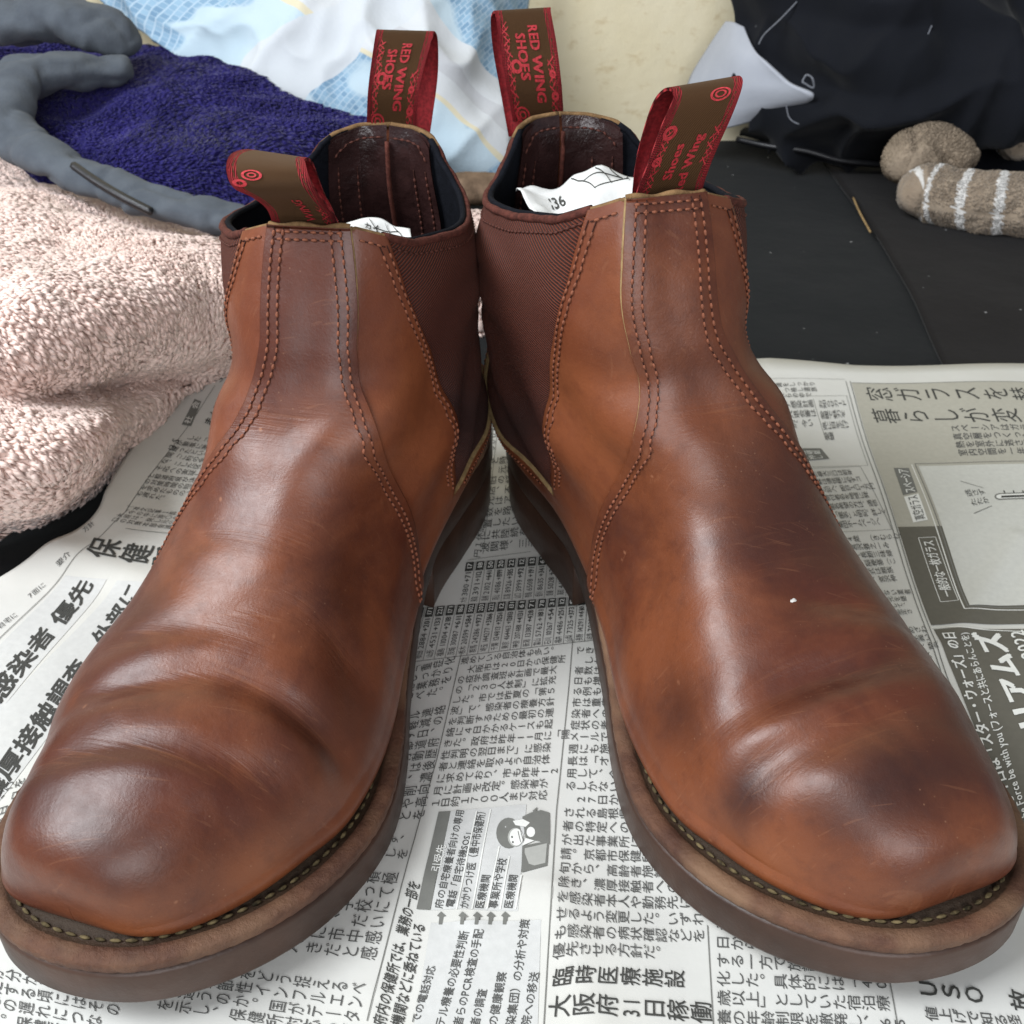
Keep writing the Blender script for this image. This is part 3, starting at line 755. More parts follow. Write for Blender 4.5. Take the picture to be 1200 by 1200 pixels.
# wall
def wall_mat():
    m, nt, b = newmat('wallpaper', .85, .2); co = coord(nt)
    n1 = noise(nt, co, 3.2, 5, .65, .4); n2 = noise(nt, co, 70, 5, .65); n3 = noise(nt, coord(nt, 'Object', (38, 1, 62)), 1, 4, .7)
    c = mix(nt, ramp(nt, n1, [(.35, 0), (.65, 1)]), (.80, .72, .53), (.70, .60, .38))
    c = mix(nt, math_(nt, 'MULTIPLY', ramp(nt, n3, [(.56, 0), (.72, 1)]), .55), c, (.50, .36, .17))
    L(nt, c, b.inputs['Base Color']); bump(nt, b, n2, .4, .002); return m
M['wall'] = wall_mat()
gx, gz = np.meshgrid(np.linspace(-1.7, 1.7, 40), np.linspace(-.05, 1.9, 30))
o = mesh('wallpapered_wall', np.stack([gx, 1.06+.002*np.sin(gx*11), gz], -1).reshape(-1, 3), grid_faces(30, 40), M['wall'])
tag(o, 'cream stained wallpaper wall behind the bedding and the boots', 'wall')
# ---- newspaper
def seg_d(x, y, ax, ay, bx, by):
    t = np.clip(((x-ax)*(bx-ax)+(y-ay)*(by-ay))/((bx-ax)**2+(by-ay)**2), 0, 1)
    return np.hypot(x-ax-(bx-ax)*t, y-ay-(by-ay)*t)
def Gp(px, py): return W(px, py, z=0)[:2]
_cr = [(Gp(35, 655), Gp(230, 700), .0030, .010), (Gp(654, 1050), Gp(700, 1230), .0013, .005), (Gp(590, 1035), Gp(640, 1060), .0009, .006), (Gp(350, 1100), Gp(430, 1165), .0012, .006), (Gp(1020, 1110), Gp(1040, 1230), .0012, .005)]
_cr += [(Gp(690, 905), Gp(560, 1000), .0010, .006), (Gp(1190, 640), Gp(1110, 760), .0012, .006), (Gp(480, 1010), Gp(560, 1090), .0009, .004), (Gp(720, 1120), Gp(830, 1060), .0008, .005)]
_edge = [Gp(*p) for p in [(-60, 735), (0, 685), (105, 620), (140, 560), (175, 500), (200, 452), (225, 438)]]
def pap_h(x, y):
    x = np.asarray(x, float); y = np.asarray(y, float)
    bd = np.minimum(seg_d(x, y, .02, .44, .12, .18), seg_d(x, y, -.035, .44, -.115, .18)); keep = sm(bd, .062, .10)
    h = .0024*(np.sin(x*31+y*17)*np.sin(y*29-x*13)+1)*keep
    for a, b, hh, w in _cr: h = h+hh*np.exp(-(seg_d(x, y, *a, *b)/w)**2)*np.clip(keep+.2, 0, 1)
    d = np.min([seg_d(x, y, *_edge[i], *_edge[i+1]) for i in range(len(_edge)-1)], axis=0)
    h = h+.008*np.exp(-(d/.028)**2)*keep
    return h
def Wp(px, py):
    """point of the paper's surface at a pixel"""
    z = 0.0
    for _ in range(4):
        p = W(px, py, z=z); z = float(pap_h(p[0], p[1]))
    return p[:2]
def paper_mat():
    m, nt, b = newmat('newsprint', .9, .1); co = coord(nt)
    n = noise(nt, co, 9, 4, .6); n2 = noise(nt, co, 260, 4, .6)
    c = mix(nt, ramp(nt, n, [(.3, 0), (.7, 1)]), (.66, .655, .62), (.60, .59, .54))
    c = mix(nt, math_(nt, 'MULTIPLY', n2, .12), c, (.40, .40, .37))
    L(nt, c, b.inputs['Base Color'])
    p = bump(nt, b, noise(nt, co, 24, 3, .5), .25, .003); bump(nt, b, n2, .15, .0004, p)
    return m
M['paper'] = paper_mat()
def ink(name, v):
    m, nt, b = newmat(name, .85, .12)
    n = noise(nt, coord(nt), 400, 3, .6)
    L(nt, mix(nt, n, v, tuple(x*1.25 for x in v)), b.inputs['Base Color']); return m
M['ink'] = ink('black_ink', (.055, .055, .05)); M['ink_thin'] = ink('text_ink', (.085, .085, .08)); M['ink_grey'] = ink('grey_tint', (.36, .36, .33))
M['ink_pale'] = ink('pale_tint', (.50, .50, .48)); M['ink_dark'] = ink('dark_tint', (.115, .108, .088)); M['ink_mid'] = ink('mid_tint', (.155, .155, .14)); M['ink_white'] = ink('paper_white', (.66, .66, .62)); M['ink_ad'] = ink('advert_tint', (.37, .355, .30)); M['ink_win'] = ink('window_tint', (.50, .50, .46))
eL = [(-260, 900), (-60, 738), (0, 686), (105, 621), (128, 585), (142, 560), (175, 500), (200, 452), (224, 441)]
eL = np.array([W(a, b, z=.006)[:2] for a, b in eL][::-1])
NR, NCc = 260, 400
Lf = cr(eL, np.linspace(0, len(eL)-1, NR)); 
Rt = np.stack([np.full(NR, .62), np.interp(np.linspace(0, 1, NR), [0, 1], [Gp(1200, 431)[1]+.004, .05])], 1)
# left edge runs on to the near side
Lf2 = np.concatenate([Lf, np.stack([np.linspace(Lf[-1, 0], -.40, 30), np.linspace(Lf[-1, 1], .04, 30)], 1)[1:]])
NR = len(Lf2); Rt = np.stack([np.full(NR, .62), np.linspace(Gp(1200, 431)[1], .04, NR)], 1)
t = np.linspace(0, 1, NCc)[None, :, None]; PP = Lf2[:, None]+(Rt-Lf2)[:, None]*t
PP[0, :, 1] = np.interp(PP[0, :, 0], [Gp(224, 441)[0], Gp(400, 440)[0], Gp(560, 447)[0], Gp(900, 429)[0], Gp(1000, 433)[0], Gp(1200, 430)[0], .7], [Gp(224, 441)[1], Gp(400, 441)[1], Gp(560, 446)[1], Gp(900, 428)[1], Gp(1000, 432)[1], Gp(1200, 430)[1], Gp(1200, 430)[1]])
zz = pap_h(PP[..., 0], PP[..., 1])
Vt = np.concatenate([PP, zz[..., None]], -1).reshape(-1, 3); Vb = Vt-np.array([0, 0, .0004]); Vb[:, 2] = Vb[:, 2]-.0002
F = grid_faces(NR, NCc, flip=True).tolist()
rim = [i for i in range(NCc)]+[r*NCc+NCc-1 for r in range(1, NR)]+[(NR-1)*NCc+i for i in range(NCc-2, -1, -1)]+[r*NCc for r in range(NR-2, 0, -1)]
o_ = NR*NCc
F += [[rim[i], rim[(i+1) % len(rim)], rim[(i+1) % len(rim)]+o_, rim[i]+o_] for i in range(len(rim))]
news = bpy.data.objects.new('newspaper', None); C.objects.link(news)
tag(news, 'spread sheets of printed newspaper under the two boots', 'newspaper')
mesh('newspaper_sheet', np.concatenate([Vt, Vb]), F, M['paper'], news)
# a second sheet of the paper just under it, edge showing at the back and left
V2 = PP*1.0; V2[..., 0] += np.where(np.arange(NCc)[None] == 0, 0, 0); 
z2 = zz*0.5-.0016
V2 = np.concatenate([V2+np.array([-.004, .0035]), z2[..., None]], -1).reshape(-1, 3)
mesh('newspaper_sheet', V2, grid_faces(NR, NCc, flip=True), M['paper'], news)
class Ink:
    def __init__(s, name, mat, lift): s.V = []; s.F = []; s.n = 0; s.name = name; s.mat = mat; s.lift = lift+.00012
    def add(s, P, F, lv=0):
        P = np.asarray(P, float); z = pap_h(P[:, 0], P[:, 1])+s.lift+lv*1.4e-5
        s.V.append(np.concatenate([P, z[:, None]], 1)); s.F += (np.asarray(F)+s.n).tolist(); s.n += len(P)
    def done(s):
        if s.n:
            o = mesh(s.name, np.concatenate(s.V), s.F, s.mat, news, False)
            if s.name not in ('illustration_piece',): o['kind'] = 'stuff'
bil = lambda Q, u, v: (Q[0]*(1-u)[:, None]+Q[1]*u[:, None])*(1-v)[:, None]+(Q[3]*(1-u)[:, None]+Q[2]*u[:, None])*v[:, None]
def quad(*px): return [Wp(*p) for p in px]
ROT = set('ー「」（）()〜…')
def put(I, ch, Q, u0, u1, v0, v1, mode, bold=0.0):
    """one character in the cell u0..u1 (image right) x v0..v1 (image down) of quad Q; tate = turned a quarter left, yoko = upright in the quad"""
    if ch in ' 　': return
    Gv, T = glyph(ch, bold)
    if not len(Gv): return
    x = Gv[:, 0].copy(); y = Gv[:, 1]+.12
    if not is_wide(ch): x = x+(1-(x.max()+x.min()))/2; 
    if mode == 'tate' and ch in '、。': x = x+.55; y = y+.55
    if mode == 'tate' and ch not in ROT: uu, vv = 1-y, 1-x
    else: uu, vv = x, 1-y
    I.add(bil(Q, u0+(u1-u0)*uu, v0+(v1-v0)*vv), T, Gv[:, 2])
def tate(I, Q, rows, n=None, bold=0.0, fill=.88, align=0):
    Q = quad(*Q); n = n or max(len(r) for r in rows); m = len(rows)
    for r, row in enumerate(rows):
        row = row if isinstance(row, list) else list(row); o = (n-len(row)) if align else 0
        for i, ch in enumerate(row):
            u0 = (i+o)/n; v0 = r/m+(1-fill)/2/m; v1 = v0+fill/m
            if len(ch) > 1:
                w = (v1-v0)/len(ch)
                for k, c in enumerate(ch):
                    # pair of figures side by side, both turned
                    Gv, T = glyph(c, bold); x = Gv[:, 0]; x = (x-(x.min()+x.max())/2)/.62+.5; y = Gv[:, 1]+.12
                    I.add(bil(Q, u0+(1-y)/n, v1-(k+x*.85)*w), T, Gv[:, 2])
            else: put(I, ch, Q, u0, u0+1/n, v0, v1, 'tate', bold)
def line_up(I, A, B, A2, B2, txt, bold=0.0, gap=1.0):
    """text reading from A to B (its foot line), heads at A2, B2"""
    Q = quad(A2, B2, B, A); n = sum(adv(c) if not is_wide(c) else 1 for c in txt)
    x = 0
    for c in txt:
        a = adv(c) if not is_wide(c) else 1
        if c not in ' 　':
            Gv, T = glyph(c, bold)
            if len(Gv):
                uu = (x+Gv[:, 0])/n; vv = 1-(Gv[:, 1]+.12)
                I.add(bil(Q, uu, vv), T, Gv[:, 2])
        x += a
def patchq(I, Q, n=10, m=10):
    n, m = n*2+6, m*2+6
    Q = quad(*Q); u, v = np.meshgrid(np.linspace(0, 1, n), np.linspace(0, 1, m)); P = bil(Q, u.ravel(), v.ravel())
    mesh('printed_panel', np.concatenate([P, (pap_h(P[:, 0], P[:, 1])+I.lift)[:, None]], 1), grid_faces(m, n), I.mat, news, False)
def rule(I, a, b, w=.0004, n=24):
    A, B = Wp(*a), Wp(*b); d = (B-A)/np.linalg.norm(B-A); nn = np.array([-d[1], d[0]])*w/2; t = np.linspace(0, 1, n)[:, None]
    P = A+(B-A)*t; I.add(np.concatenate([P-nn, P+nn]), [[i, i+1, n+i+1, n+i] for i in range(n-1)])
def poly(I, pts):
    P = np.array([Wp(*p) for p in pts]); c = P.mean(0); n = len(P); V = [c]+[p for p in P]
    I.add(np.array(V), [[0, 1+i, 1+(i+1) % n] for i in range(n)])
def ell(cx, cy, rx, ry, n=20, a0=0): return [(cx+rx*math.cos(t+a0), cy+ry*math.sin(t+a0)) for t in np.arange(n)/n*2*PI]
TXT = Ink('text_block', M['ink_thin'], .00022); HEAD = Ink('headline', M['ink'], .00024); RUL = Ink('column_rule', M['ink_mid'], .00020)
T1 = Ink('tint_panel', M['ink_pale'], .00006); T2 = Ink('advertisement_panel', M['ink_ad'], .00010); T3 = Ink('dark_panel', M['ink_dark'], .00016); T4 = Ink('black_bar', M['ink_mid'], .00022)
WIN = Ink('window_picture', M['ink_win'], .00036); WH = Ink('white_lettering', M['ink_white'], .00030); ART = Ink('illustration', M['ink_mid'], .00024); ART2 = Ink('illustration', M['ink_white'], .00034); ART3 = Ink('illustration', M['ink_grey'], .00028); ART4 = Ink('illustration', M['ink'], .00040)
# centre columns
tate(TXT, [(541, 770), (664, 755), (652, 940), (503, 950)], ['進めている自治体も多い。', '　大阪市は20日から保健所', 'の疫学調査班を計画で最大', 'の「２３０人体制」に拡充', 'した。市では昨夏の「第５', '波」で、感染者の療養方針', 'を判断するための最初の連', '絡に４日かかるケースも起', 'きた。政府は昨年11月に「陽', '性判明の翌日まで」に感染', '者と連絡を取るよう自治体', 'に求めており、市も昨年12', '月に計画を改定。感染者が', '１日約１７００人まで対応'], 13)
tate(TXT, [(452, 790), (535, 768), (497, 962), (400, 970)], ['る「重症化', 'をしっかり', 'とに業務を', 'と述べた。', '', 'メール連絡', 'を軽減の', '府は19日、', '、都道府', 'た行動歴', '　には後', 'し、濃', 'り削向', 'や高', 'とを'], 6, align=1)
tate(TXT, [(675, 757), (802, 757), (828, 1128), (646, 1128)], ['できるよう', '　しかし、感', '者数は２万人', '日も増えてお', 'る例も出てい', '市は重症化し', '染者への連絡', '症状の者には', 'メールで行い', '週にも施設の', '長は「オンラ', '用して、今後', 'るしかない」', '　27日から示', 'される島根県', '者の特定への対', 'が出た事業所に', '請。京都市保健所は', '旬から、高齢者施設', '除き、濃厚接触者への', 'を感染者本人や勤務先に', 'せるよう変更した。いずれ', 'も感染者の病状確認などを', '優先させる方針だ。'], 12)
tate(HEAD, [(648, 1134), (803, 1136), (803, 1161), (644, 1160)], ['臨時医療施設'], 6, .004)
tate(HEAD, [(643, 1165), (834, 1173), (836, 1203), (640, 1196)], [['大', '阪', '府', '31', '日', '稼', '働']], 7, .004)
tate(TXT, [(838, 1074), (1034, 1086), (1046, 1210), (840, 1204)], ['う若い世代で', '日から自宅で療', 'する一方で施設', '化した。具体的には「40', '歳以上」としていた宿泊療', '養の年齢制限を撤廃し、65'], 12)
tate(HEAD, [(1072, 1144), (1205, 1160), (1212, 1190), (1076, 1172)], ['ＵＳＯ　放送局'[:6]], 5, .012)
tate(TXT, [(1082, 1178), (1225, 1192), (1235, 1212), (1084, 1198)], ['値上げで知る怪しい'], 9, .006)
tate(TXT, [(300, 1012), (470, 1022), (440, 1128), (270, 1112)], ['しつつ積極', '可能になって', 'や学校に', 'なり、だい', 'うに市中感', 'るべきだと感'], 8, align=1)
tate(TXT, [(443, 975), (482, 978), (477, 1010), (436, 1006)], ['がず、', 'しを'], 3, align=1)
tate(TXT, [(175, 1120), (432, 1152), (418, 1218), (160, 1182)], ['異株をどう捉えるべ', '季節性インフルエン', 'どう違うのか。国がデータ', 'を示し、保健所対応も症'], 12, align=1)
tate(TXT, [(-70, 1118), (165, 1165), (158, 1232), (-80, 1190)], ['療効果が分かる検査', '数を特定する頃にはその', '置や対応の遅れにつな', 'できない。保健所は'], 12)
for a, b in (((541, 765), (512, 890)), ((512, 890), (470, 1040)), ((470, 1040), (430, 1197)), ((671, 750), (667, 800)), ((667, 800), (652, 950)), ((652, 950), (637, 1205)), ((829, 1085), (836, 1205)), ((1035, 1105), (1052, 1205)), ((478, 777), (700, 750)), ((548, 657), (622, 647))):
    rule(RUL, a, b, .0003)
line_up(HEAD, (452, 1205), (494, 1036), (435, 1200), (478, 1030), '府内の保健所では、業務の一部を', .008)
line_up(HEAD, (473, 1205), (500, 1085), (456, 1200), (484, 1080), '機関などに委ねている', .008)
patchq(T1, [(528, 951), (617, 943), (607, 1068), (505, 1067)]); patchq(T1, [(505, 1082), (634, 1078), (630, 1210), (484, 1210)])
patchq(T4, [(514, 952), (528, 951), (504, 1067), (488, 1066)], 4, 14)
line_up(WH, (516, 1023), (524, 991), (504, 1022), (512, 990), '引受先', .008)
for A, B, w, tx in (((519, 1066), (545, 950), 11, '府の自宅療養者向けの専用'), ((532, 1065), (555, 972), 11, '電話「自宅待機SOS」'), ((549, 1066), (571, 948), 12, 'かかりつけ医（豊中市保健所）'), ((567, 1066), (576, 1026), 12, '医療機関'),
                    ((583, 1066), (595, 1007), 12, '事業所や学校'), ((601, 1066), (608, 1026), 12, '医療機関'), ((492, 1200), (512, 1133), 12, 'での電話対応'), ((521, 1204), (551, 1092), 13, 'テル療養の必要性判断'),
                    ((542, 1204), (568, 1090), 13, '者らのPCR検査の手配'), ((562, 1204), (572, 1160), 13, '者の調査'), ((583, 1204), (595, 1140), 13, 'の健康観察'), ((604, 1204), (622, 1078), 13, '染集団）の分析や対策'), ((622, 1204), (633, 1140), 13, '院への移送')):
    line_up(TXT, A, B, (A[0]-w, A[1]-1), (B[0]-w, B[1]-1), tx, .006)
for x in (517, 542, 559, 575, 592):
    poly(ART, [(x-5, 1074), (x, 1069), (x+6, 1074), (x+3, 1074), (x+1, 1084), (x-3, 1084), (x-2, 1074)])
for a, b in (((535, 1066), (558.5, 951)), ((553, 1066), (575, 949)), ((570.5, 1066), (585, 992)), ((586, 1066), (597, 1004)), ((604, 1066), (611, 1026))): rule(WH, a, b, .00045)
# clerk at a laptop, lying on her side like the rest of the page
poly(ART, ell(630, 968, 14, 15)); poly(ART, [(612, 958), (622, 953), (634, 950), (644, 953), (644, 990), (630, 986), (616, 984)]); poly(ART, ell(596, 977, 14.5, 18)); poly(ART, [(624, 951), (630, 946), (627, 956)])
poly(ART3, ell(604, 982, 9, 11)); poly(ART2, ell(605, 982, 8, 10)); poly(ART, [(591, 992), (594, 976), (604, 971), (600, 979), (597, 987)]); poly(ART2, [(601, 963), (613, 961), (621, 965), (616, 970), (604, 968)]); poly(ART2, ell(622, 976, 5, 6)); poly(ART2, [(612, 992), (616, 983), (626, 986)])
poly(ART4, ell(600, 982, 1, 1.2)); poly(ART4, ell(601, 988, 1, 1.2))
for q in (((607, 975), (610, 988)), ((610, 974), (613, 986))): rule(ART4, *q, .0002, 4)
poly(ART, [(612, 992), (643, 986), (641, 1015), (611, 1023)]); poly(ART3, [(615, 995), (641, 989), (639, 1012), (614, 1018)])
# figures table
pref = '宮城 秋田 山形 福島 茨城 栃木 群馬 埼玉 千葉 東京 神奈 新潟 富山 石川 福井 山梨 長野 岐阜'.split()
n1 = ['2860', '2884', '4531', '11004', '30087', '20599', '24286', '144277', '124813', '464463', '207488', '13387', '5762', '10267', '4486', '7325', '14291', '7032']
n2 = ['+109', '+201', '+133', '+218', '+611', '+584', '+973', '+3166', '+3251', '+12813', '+4131', '+428', '+181', '+54', '+251', '+373', '+410', '+44']
n3 = ['38', '171', '221', '171', '186', '502', '203', '222', '12', '131', '61', '71', '78', '31', '12', '9', '40', '22']
up1 = '大分 鳥取 島根 岡山 広島 山口 徳島 香川 愛媛 高知 福岡 佐賀'.split(); u1 = ['380', '391', '2102', '4086', '8926', '3999', '6508', '8635', '5028', '4120', '2204', '1200']; u2 = ['+71', '+112', '+641', '+1099', '+385', '+92', '+191', '+341', '+28', '+410', '+91', '+20']
def in_col(I, Q, u0, u1_, v0, v1, txt, bold=.004):
    """figures turned a quarter left, reading up the column"""
    n = sum(adv(c) if not is_wide(c) else 1.0 for c in txt); x = 0
    for c in txt:
        a = adv(c) if not is_wide(c) else 1.0; Gv, T = glyph(c, bold)
        if len(Gv): I.add(bil(Q, u0+(u1_-u0)*(1-(Gv[:, 1]+.15)), v1-(v1-v0)*(x+Gv[:, 0])/n), T, Gv[:, 2])
        x += a
def table(Qp, cols, blk):
    Q = quad(*Qp); n = len(cols)
    for i, c in enumerate(cols):
        u0, u1_ = i/n, (i+1)/n; g = .12/n
        cell = [bil(Q, np.array([a]), np.array([b]))[0] for a, b in ((u0+g, 0), (u1_-g, 0), (u1_-g, blk), (u0+g, blk))]
        u, v = np.meshgrid(np.linspace(0, 1, 3), np.linspace(0, 1, 4)); HEADB.add(bil(cell, u.ravel(), v.ravel()), grid_faces(4, 3))
        in_col(WH, Q, u0+g*1.5, u1_-g*1.5, .02, blk-.03, c[0], .01)
        in_col(HEAD, Q, u0+g, u1_-g, blk+.03, blk+.28, c[1], .008)
        in_col(TXT, Q, u0+g, u1_-g, blk+.31, blk+.60, c[2], 0); in_col(TXT, Q, u0+g, u1_-g, blk+.63, .97, c[3], 0)
        a = bil(Q, np.array([u1_, u1_]), np.array([0, 1.0])); d = (a[1]-a[0])/np.linalg.norm(a[1]-a[0]); nn = np.array([-d[1], d[0]])*.0001
        RUL.add(np.array([a[0]-nn, a[1]-nn, a[1]+nn, a[0]+nn]), [[0, 1, 2, 3]])
HEADB = Ink('black_cell', M['ink'], .00020)
table([(487, 713), (700, 698), (697, 751), (470, 777)], [(n3[i], n2[i], n1[i], pref[i]) for i in range(18)], .20)
table([(545, 660), (690, 648), (688, 697), (536, 709)], [(n3[i+3][:2], u2[i], u1[i], up1[i]) for i in range(12)], .22)
tate(TXT, [(576, 535), (640, 530), (640, 641), (562, 650)], ['と時間かわたり', '　元前に分配', '旧の経て日々な', '店、不一つ六ま', '元はアしたにあ', '数を路上やり万', '置したい、に伴', 'に共陸続を経で', '波関様、三元に'], 7)
tate(TXT, [(558, 455), (640, 452), (640, 478), (556, 482)], ['感染者の半数超が', 'まず、それらの', '割合が増えた', '東京都など'], 10)
patchq(T4, [(566, 488), (579, 487), (576, 527), (563, 528)], 3, 6)
line_up(TXT, (563, 655), (584, 500), (554, 654), (575, 500), '円１休憩　４宿泊　１００％　５００人', 0); line_up(TXT, (556, 610), (567, 490), (549, 610), (560, 490), '１００％　＋入場５０人', 0)
for a, b in (((585, 487), (566, 650)), ((598, 487), (592, 560))): rule(RUL, a, b, .0002)
# right page: small columns
tate(TXT, [(900, 449), (962, 447), (968, 466), (905, 468)], ['認識をしっかり', 'し、つ格し遺族', 'これらの中で'], 8)
tate(TXT, [(905, 470), (945, 468), (958, 512), (918, 516)], ['コロナ感染計画', '入り入退会審は', '業種別、今い', '新潟'], 6); tate(TXT, [(958, 468), (985, 467), (1000, 515), (968, 518)], ['お知らせカード', '愛媛で魅力を', '県に目を広げ', '愛媛'], 6)
patchq(T4, [(922, 526), (962, 526), (972, 538), (926, 542)], 8, 4); tate(WH, [(926, 528), (960, 528), (966, 539), (932, 541)], ['特注掲載', '一チ押し'], 4)
tate(TXT, [(938, 553), (1002, 549), (1034, 617), (974, 622)], ['の日の最大三口は前年', '番記載は通信欄に必ずコ', 'ナ」と記入、即日１口１万円', 'い。寄付者名を地域に発', '表。匿名希望の方は、通信', '欄に「匿名」と明記。詳しく', 'は事業団ホームページへ'], 11)
tate(TXT, [(982, 628), (1044, 625), (1066, 681), (1012, 686)], ['94歳　（きむらわ、', '・宮沢雅之一み', '之ー長期三味線', '日、脳梗塞（こ', '告別式は親族', '長男、宮沢伸'], 8)
tate(TXT, [(1016, 692), (1066, 690), (1080, 728), (1044, 731)], ['しせない業者', 'に家元を継', 'さえして、', '日に認定さ', 'た。'], 6); tate(TXT, [(1046, 735), (1084, 733), (1106, 796), (1090, 802)], ['るうめざわ', '民主主義い', '19日、肺炎', '続で行い', 'た氏。', 'そして'], 5)
for q in (((897, 466), (992, 464)), ((992, 464), (1017, 546)), ((935, 548), (1017, 546)), ((935, 550), (1008, 547)), ((1008, 547), (1045, 621)), ((975, 624), (1045, 621)), ((953, 468), (968, 516)), ((900, 444), (990, 445))): rule(RUL, *q, .00022)
for dx in (0, 5): rule(RUL, (991+dx, 447), (1038+dx, 595), .0004); rule(RUL, (1038+dx, 595), (1104+dx, 792), .0004); rule(RUL, (1104+dx, 792), (1150+dx, 905), .0004); rule(RUL, (1150+dx, 905), (1190+dx, 985), .0004)
patchq(T2, [(998, 449), (1330, 455), (1400, 622), (1052, 619)], 30, 16); rule(RUL, (998, 449), (1300, 454), .0005)
patchq(T3, [(1052, 618), (1400, 622), (1450, 738), (1091, 733)], 30, 12); patchq(T3, [(1094, 738), (1450, 745), (1550, 1010), (1202, 1000)], 30, 30)
patchq(WIN, [(1076, 547), (1380, 548), (1420, 712), (1136, 710)], 50, 34)
for q in (((1072, 544), (1300, 543)), ((1072, 544), (1134, 711)), ((1134, 711), (1300, 714)), ((1106, 621), (1300, 620))): rule(RUL, *q, .0005)
for q in (((1068, 545), (1130, 714)), ((1130, 714), (1300, 718)), ((1091, 736), (1200, 741)), ((1200, 741), (1300, 739))): rule(WH, *q, .0005)
tate(HEAD, [(1010, 452), (1212, 454), (1222, 473), (1017, 472)], ['窓ガラスを替え'[:6]], 6, -.002); tate(HEAD, [(1017, 477), (1226, 479), (1236, 499), (1025, 498)], ['暮らしが変わる'[:6]], 6, -.002)
tate(TXT, [(1112, 498), (1216, 497), (1226, 533), (1124, 536)], ['スペーシアはガラス', '真空層をつくった', '熱を室外に逃さず', '室内空間を一年中'], 9, .008)
patchq(T4, [(1047, 549), (1065, 549), (1075, 577), (1058, 581)], 4, 5); patchq(WH, [(1059, 583), (1076, 579), (1087, 610), (1070, 613)], 4, 5)
BK2 = Ink('text_block', M['ink'], .00056); WH2 = Ink('white_lettering', M['ink_white'], .00050)
line_up(WH2, (1074, 577), (1064, 550), (1060, 580), (1050, 551), 'スペーシア', .012); line_up(BK2, (1085, 609), (1075, 580), (1072, 612), (1061, 584), '真空ガラス', 0)
line_up(WH2, (1118, 700), (1094, 634), (1103, 701), (1079, 635), '一般的な一枚ガラス', .012)
for q in (((1076, 631), (1096, 630)), ((1096, 630), (1123, 704)), ((1123, 704), (1102, 706)), ((1102, 706), (1076, 631))): rule(WH, *q, .0003)
T4.lift += .0002; poly(T4, ell(1172, 583, 7, 4)); patchq(T4, [(1170, 579), (1300, 579), (1300, 587), (1170, 587)], 8, 3); poly(WH2, ell(1172, 583, 5, 2.6)); patchq(WH2, [(1171, 580.4), (1300, 580.4), (1300, 585.6), (1171, 585.6)], 8, 3); patchq(BK2, [(1173, 582.2), (1300, 582.2), (1300, 584.6), (1173, 584.6)], 8, 3)
T4.lift -= .0002
for x in (1177, 1188, 1199): rule(BK2, (x, 579), (x-1, 576), .0006)
rule(BK2, (1125, 565), (1152, 573), .0003, 4); rule(BK2, (1141, 603), (1162, 594), .0003, 4)
tate(BK2, [(1128, 574), (1152, 573), (1160, 592), (1140, 596)], ['逃さず', 'たたか'], 3)
line_up(WH2, (1197, 962), (1118, 741), (1181, 968), (1101, 742), '５月４日は「スター・ウォーズ」の日', .02)
line_up(WH2, (1216, 985), (1134, 742), (1204, 990), (1123, 743), 'May the Force be with you (フォースと共にあらんことを)', .012)
line_up(WH2, (1262, 930), (1172, 741), (1228, 940), (1136, 742), 'ウィリアムズ', .035)
line_up(WH2, (1258, 860), (1200, 738), (1234, 866), (1178, 742), 'コンサート2022', .01)
# left page
for q in (((252, 452), (213, 510)), ((213, 510), (147, 600)), ((147, 600), (77, 663)), ((77, 663), (0, 748)), ((0, 748), (-80, 850))): rule(RUL, *q, .0003)
line_up(TXT, (258, 450), (270, 437), (252, 444), (263, 432), '30', 0); line_up(TXT, (205, 531), (212, 516), (194, 528), (201, 513), '13 S', 0)
patchq(T4, [(228, 468), (236, 471), (224, 500), (213, 498)], 4, 6); line_up(WH, (223, 498), (235, 472), (215, 496), (227, 470), '社　会', .01)
line_up(HEAD, (247, 501), (275, 455), (237, 497), (265, 451), 'まん延防止', .008)
tate(TXT, [(215, 508), (275, 516), (240, 560), (180, 552)], ['　した「まん延防', 'が要事に準じ週', '違ったというＱな', '関「こ約の全に地', 'な、こした区つ地', 'そ応への実証し'], 8, 0); tate(TXT, [(175, 554), (240, 560), (215, 592), (158, 582)], ['と都道府県が決め', 'の対策時間の短縮', 'を求めたものの、', 'も遅れた。'], 8)
tate(TXT, [(150, 592), (225, 601), (208, 622), (128, 611)], ['〈本文記事１面〉　', '「今の中に原〇の', '大原は、発し元公選', '口の対策本部会議後'], 9)
rule(RUL, (147, 619), (205, 626), .0003); 
tate(HEAD, [(109, 626), (222, 643), (208, 671), (96, 652)], ['保健所'], 3, .012)
patchq(T1, [(76, 672), (125, 678), (-100, 965), (-185, 965)], 8, 20); patchq(T1, [(137, 680), (190, 685), (-55, 1010), (-135, 990)], 8, 20)
H2 = Ink('headline', M['ink'], .00030)
line_up(H2, (2, 828), (112, 685), (-20, 813), (92, 673), '感染者 優先', .02); line_up(H2, (-10, 950), (169, 692), (-32, 936), (148, 680), '濃厚接触調査　外部に', .02)
line_up(TXT, (36, 702), (55, 686), (31, 697), (50, 681), '7面に', 0); line_up(TXT, (0, 738), (22, 722), (-5, 733), (17, 717), '自宅に', 0); line_up(TXT, (68, 662), (84, 650), (63, 657), (79, 645), '要介', 0); line_up(TXT, (100, 625), (112, 615), (95, 620), (107, 610), '方針', 0)
tate(TXT, [(-25, 925), (45, 905), (30, 960), (-35, 985)], ['先に行を取', '一定、日を', 'っ、日を', '立　良'], 5)
for I in (TXT, HEAD, H2, RUL, T1, T2, T3, T4, WIN, WH, WH2, BK2, ART, ART2, ART3, ART4, HEADB): I.done()
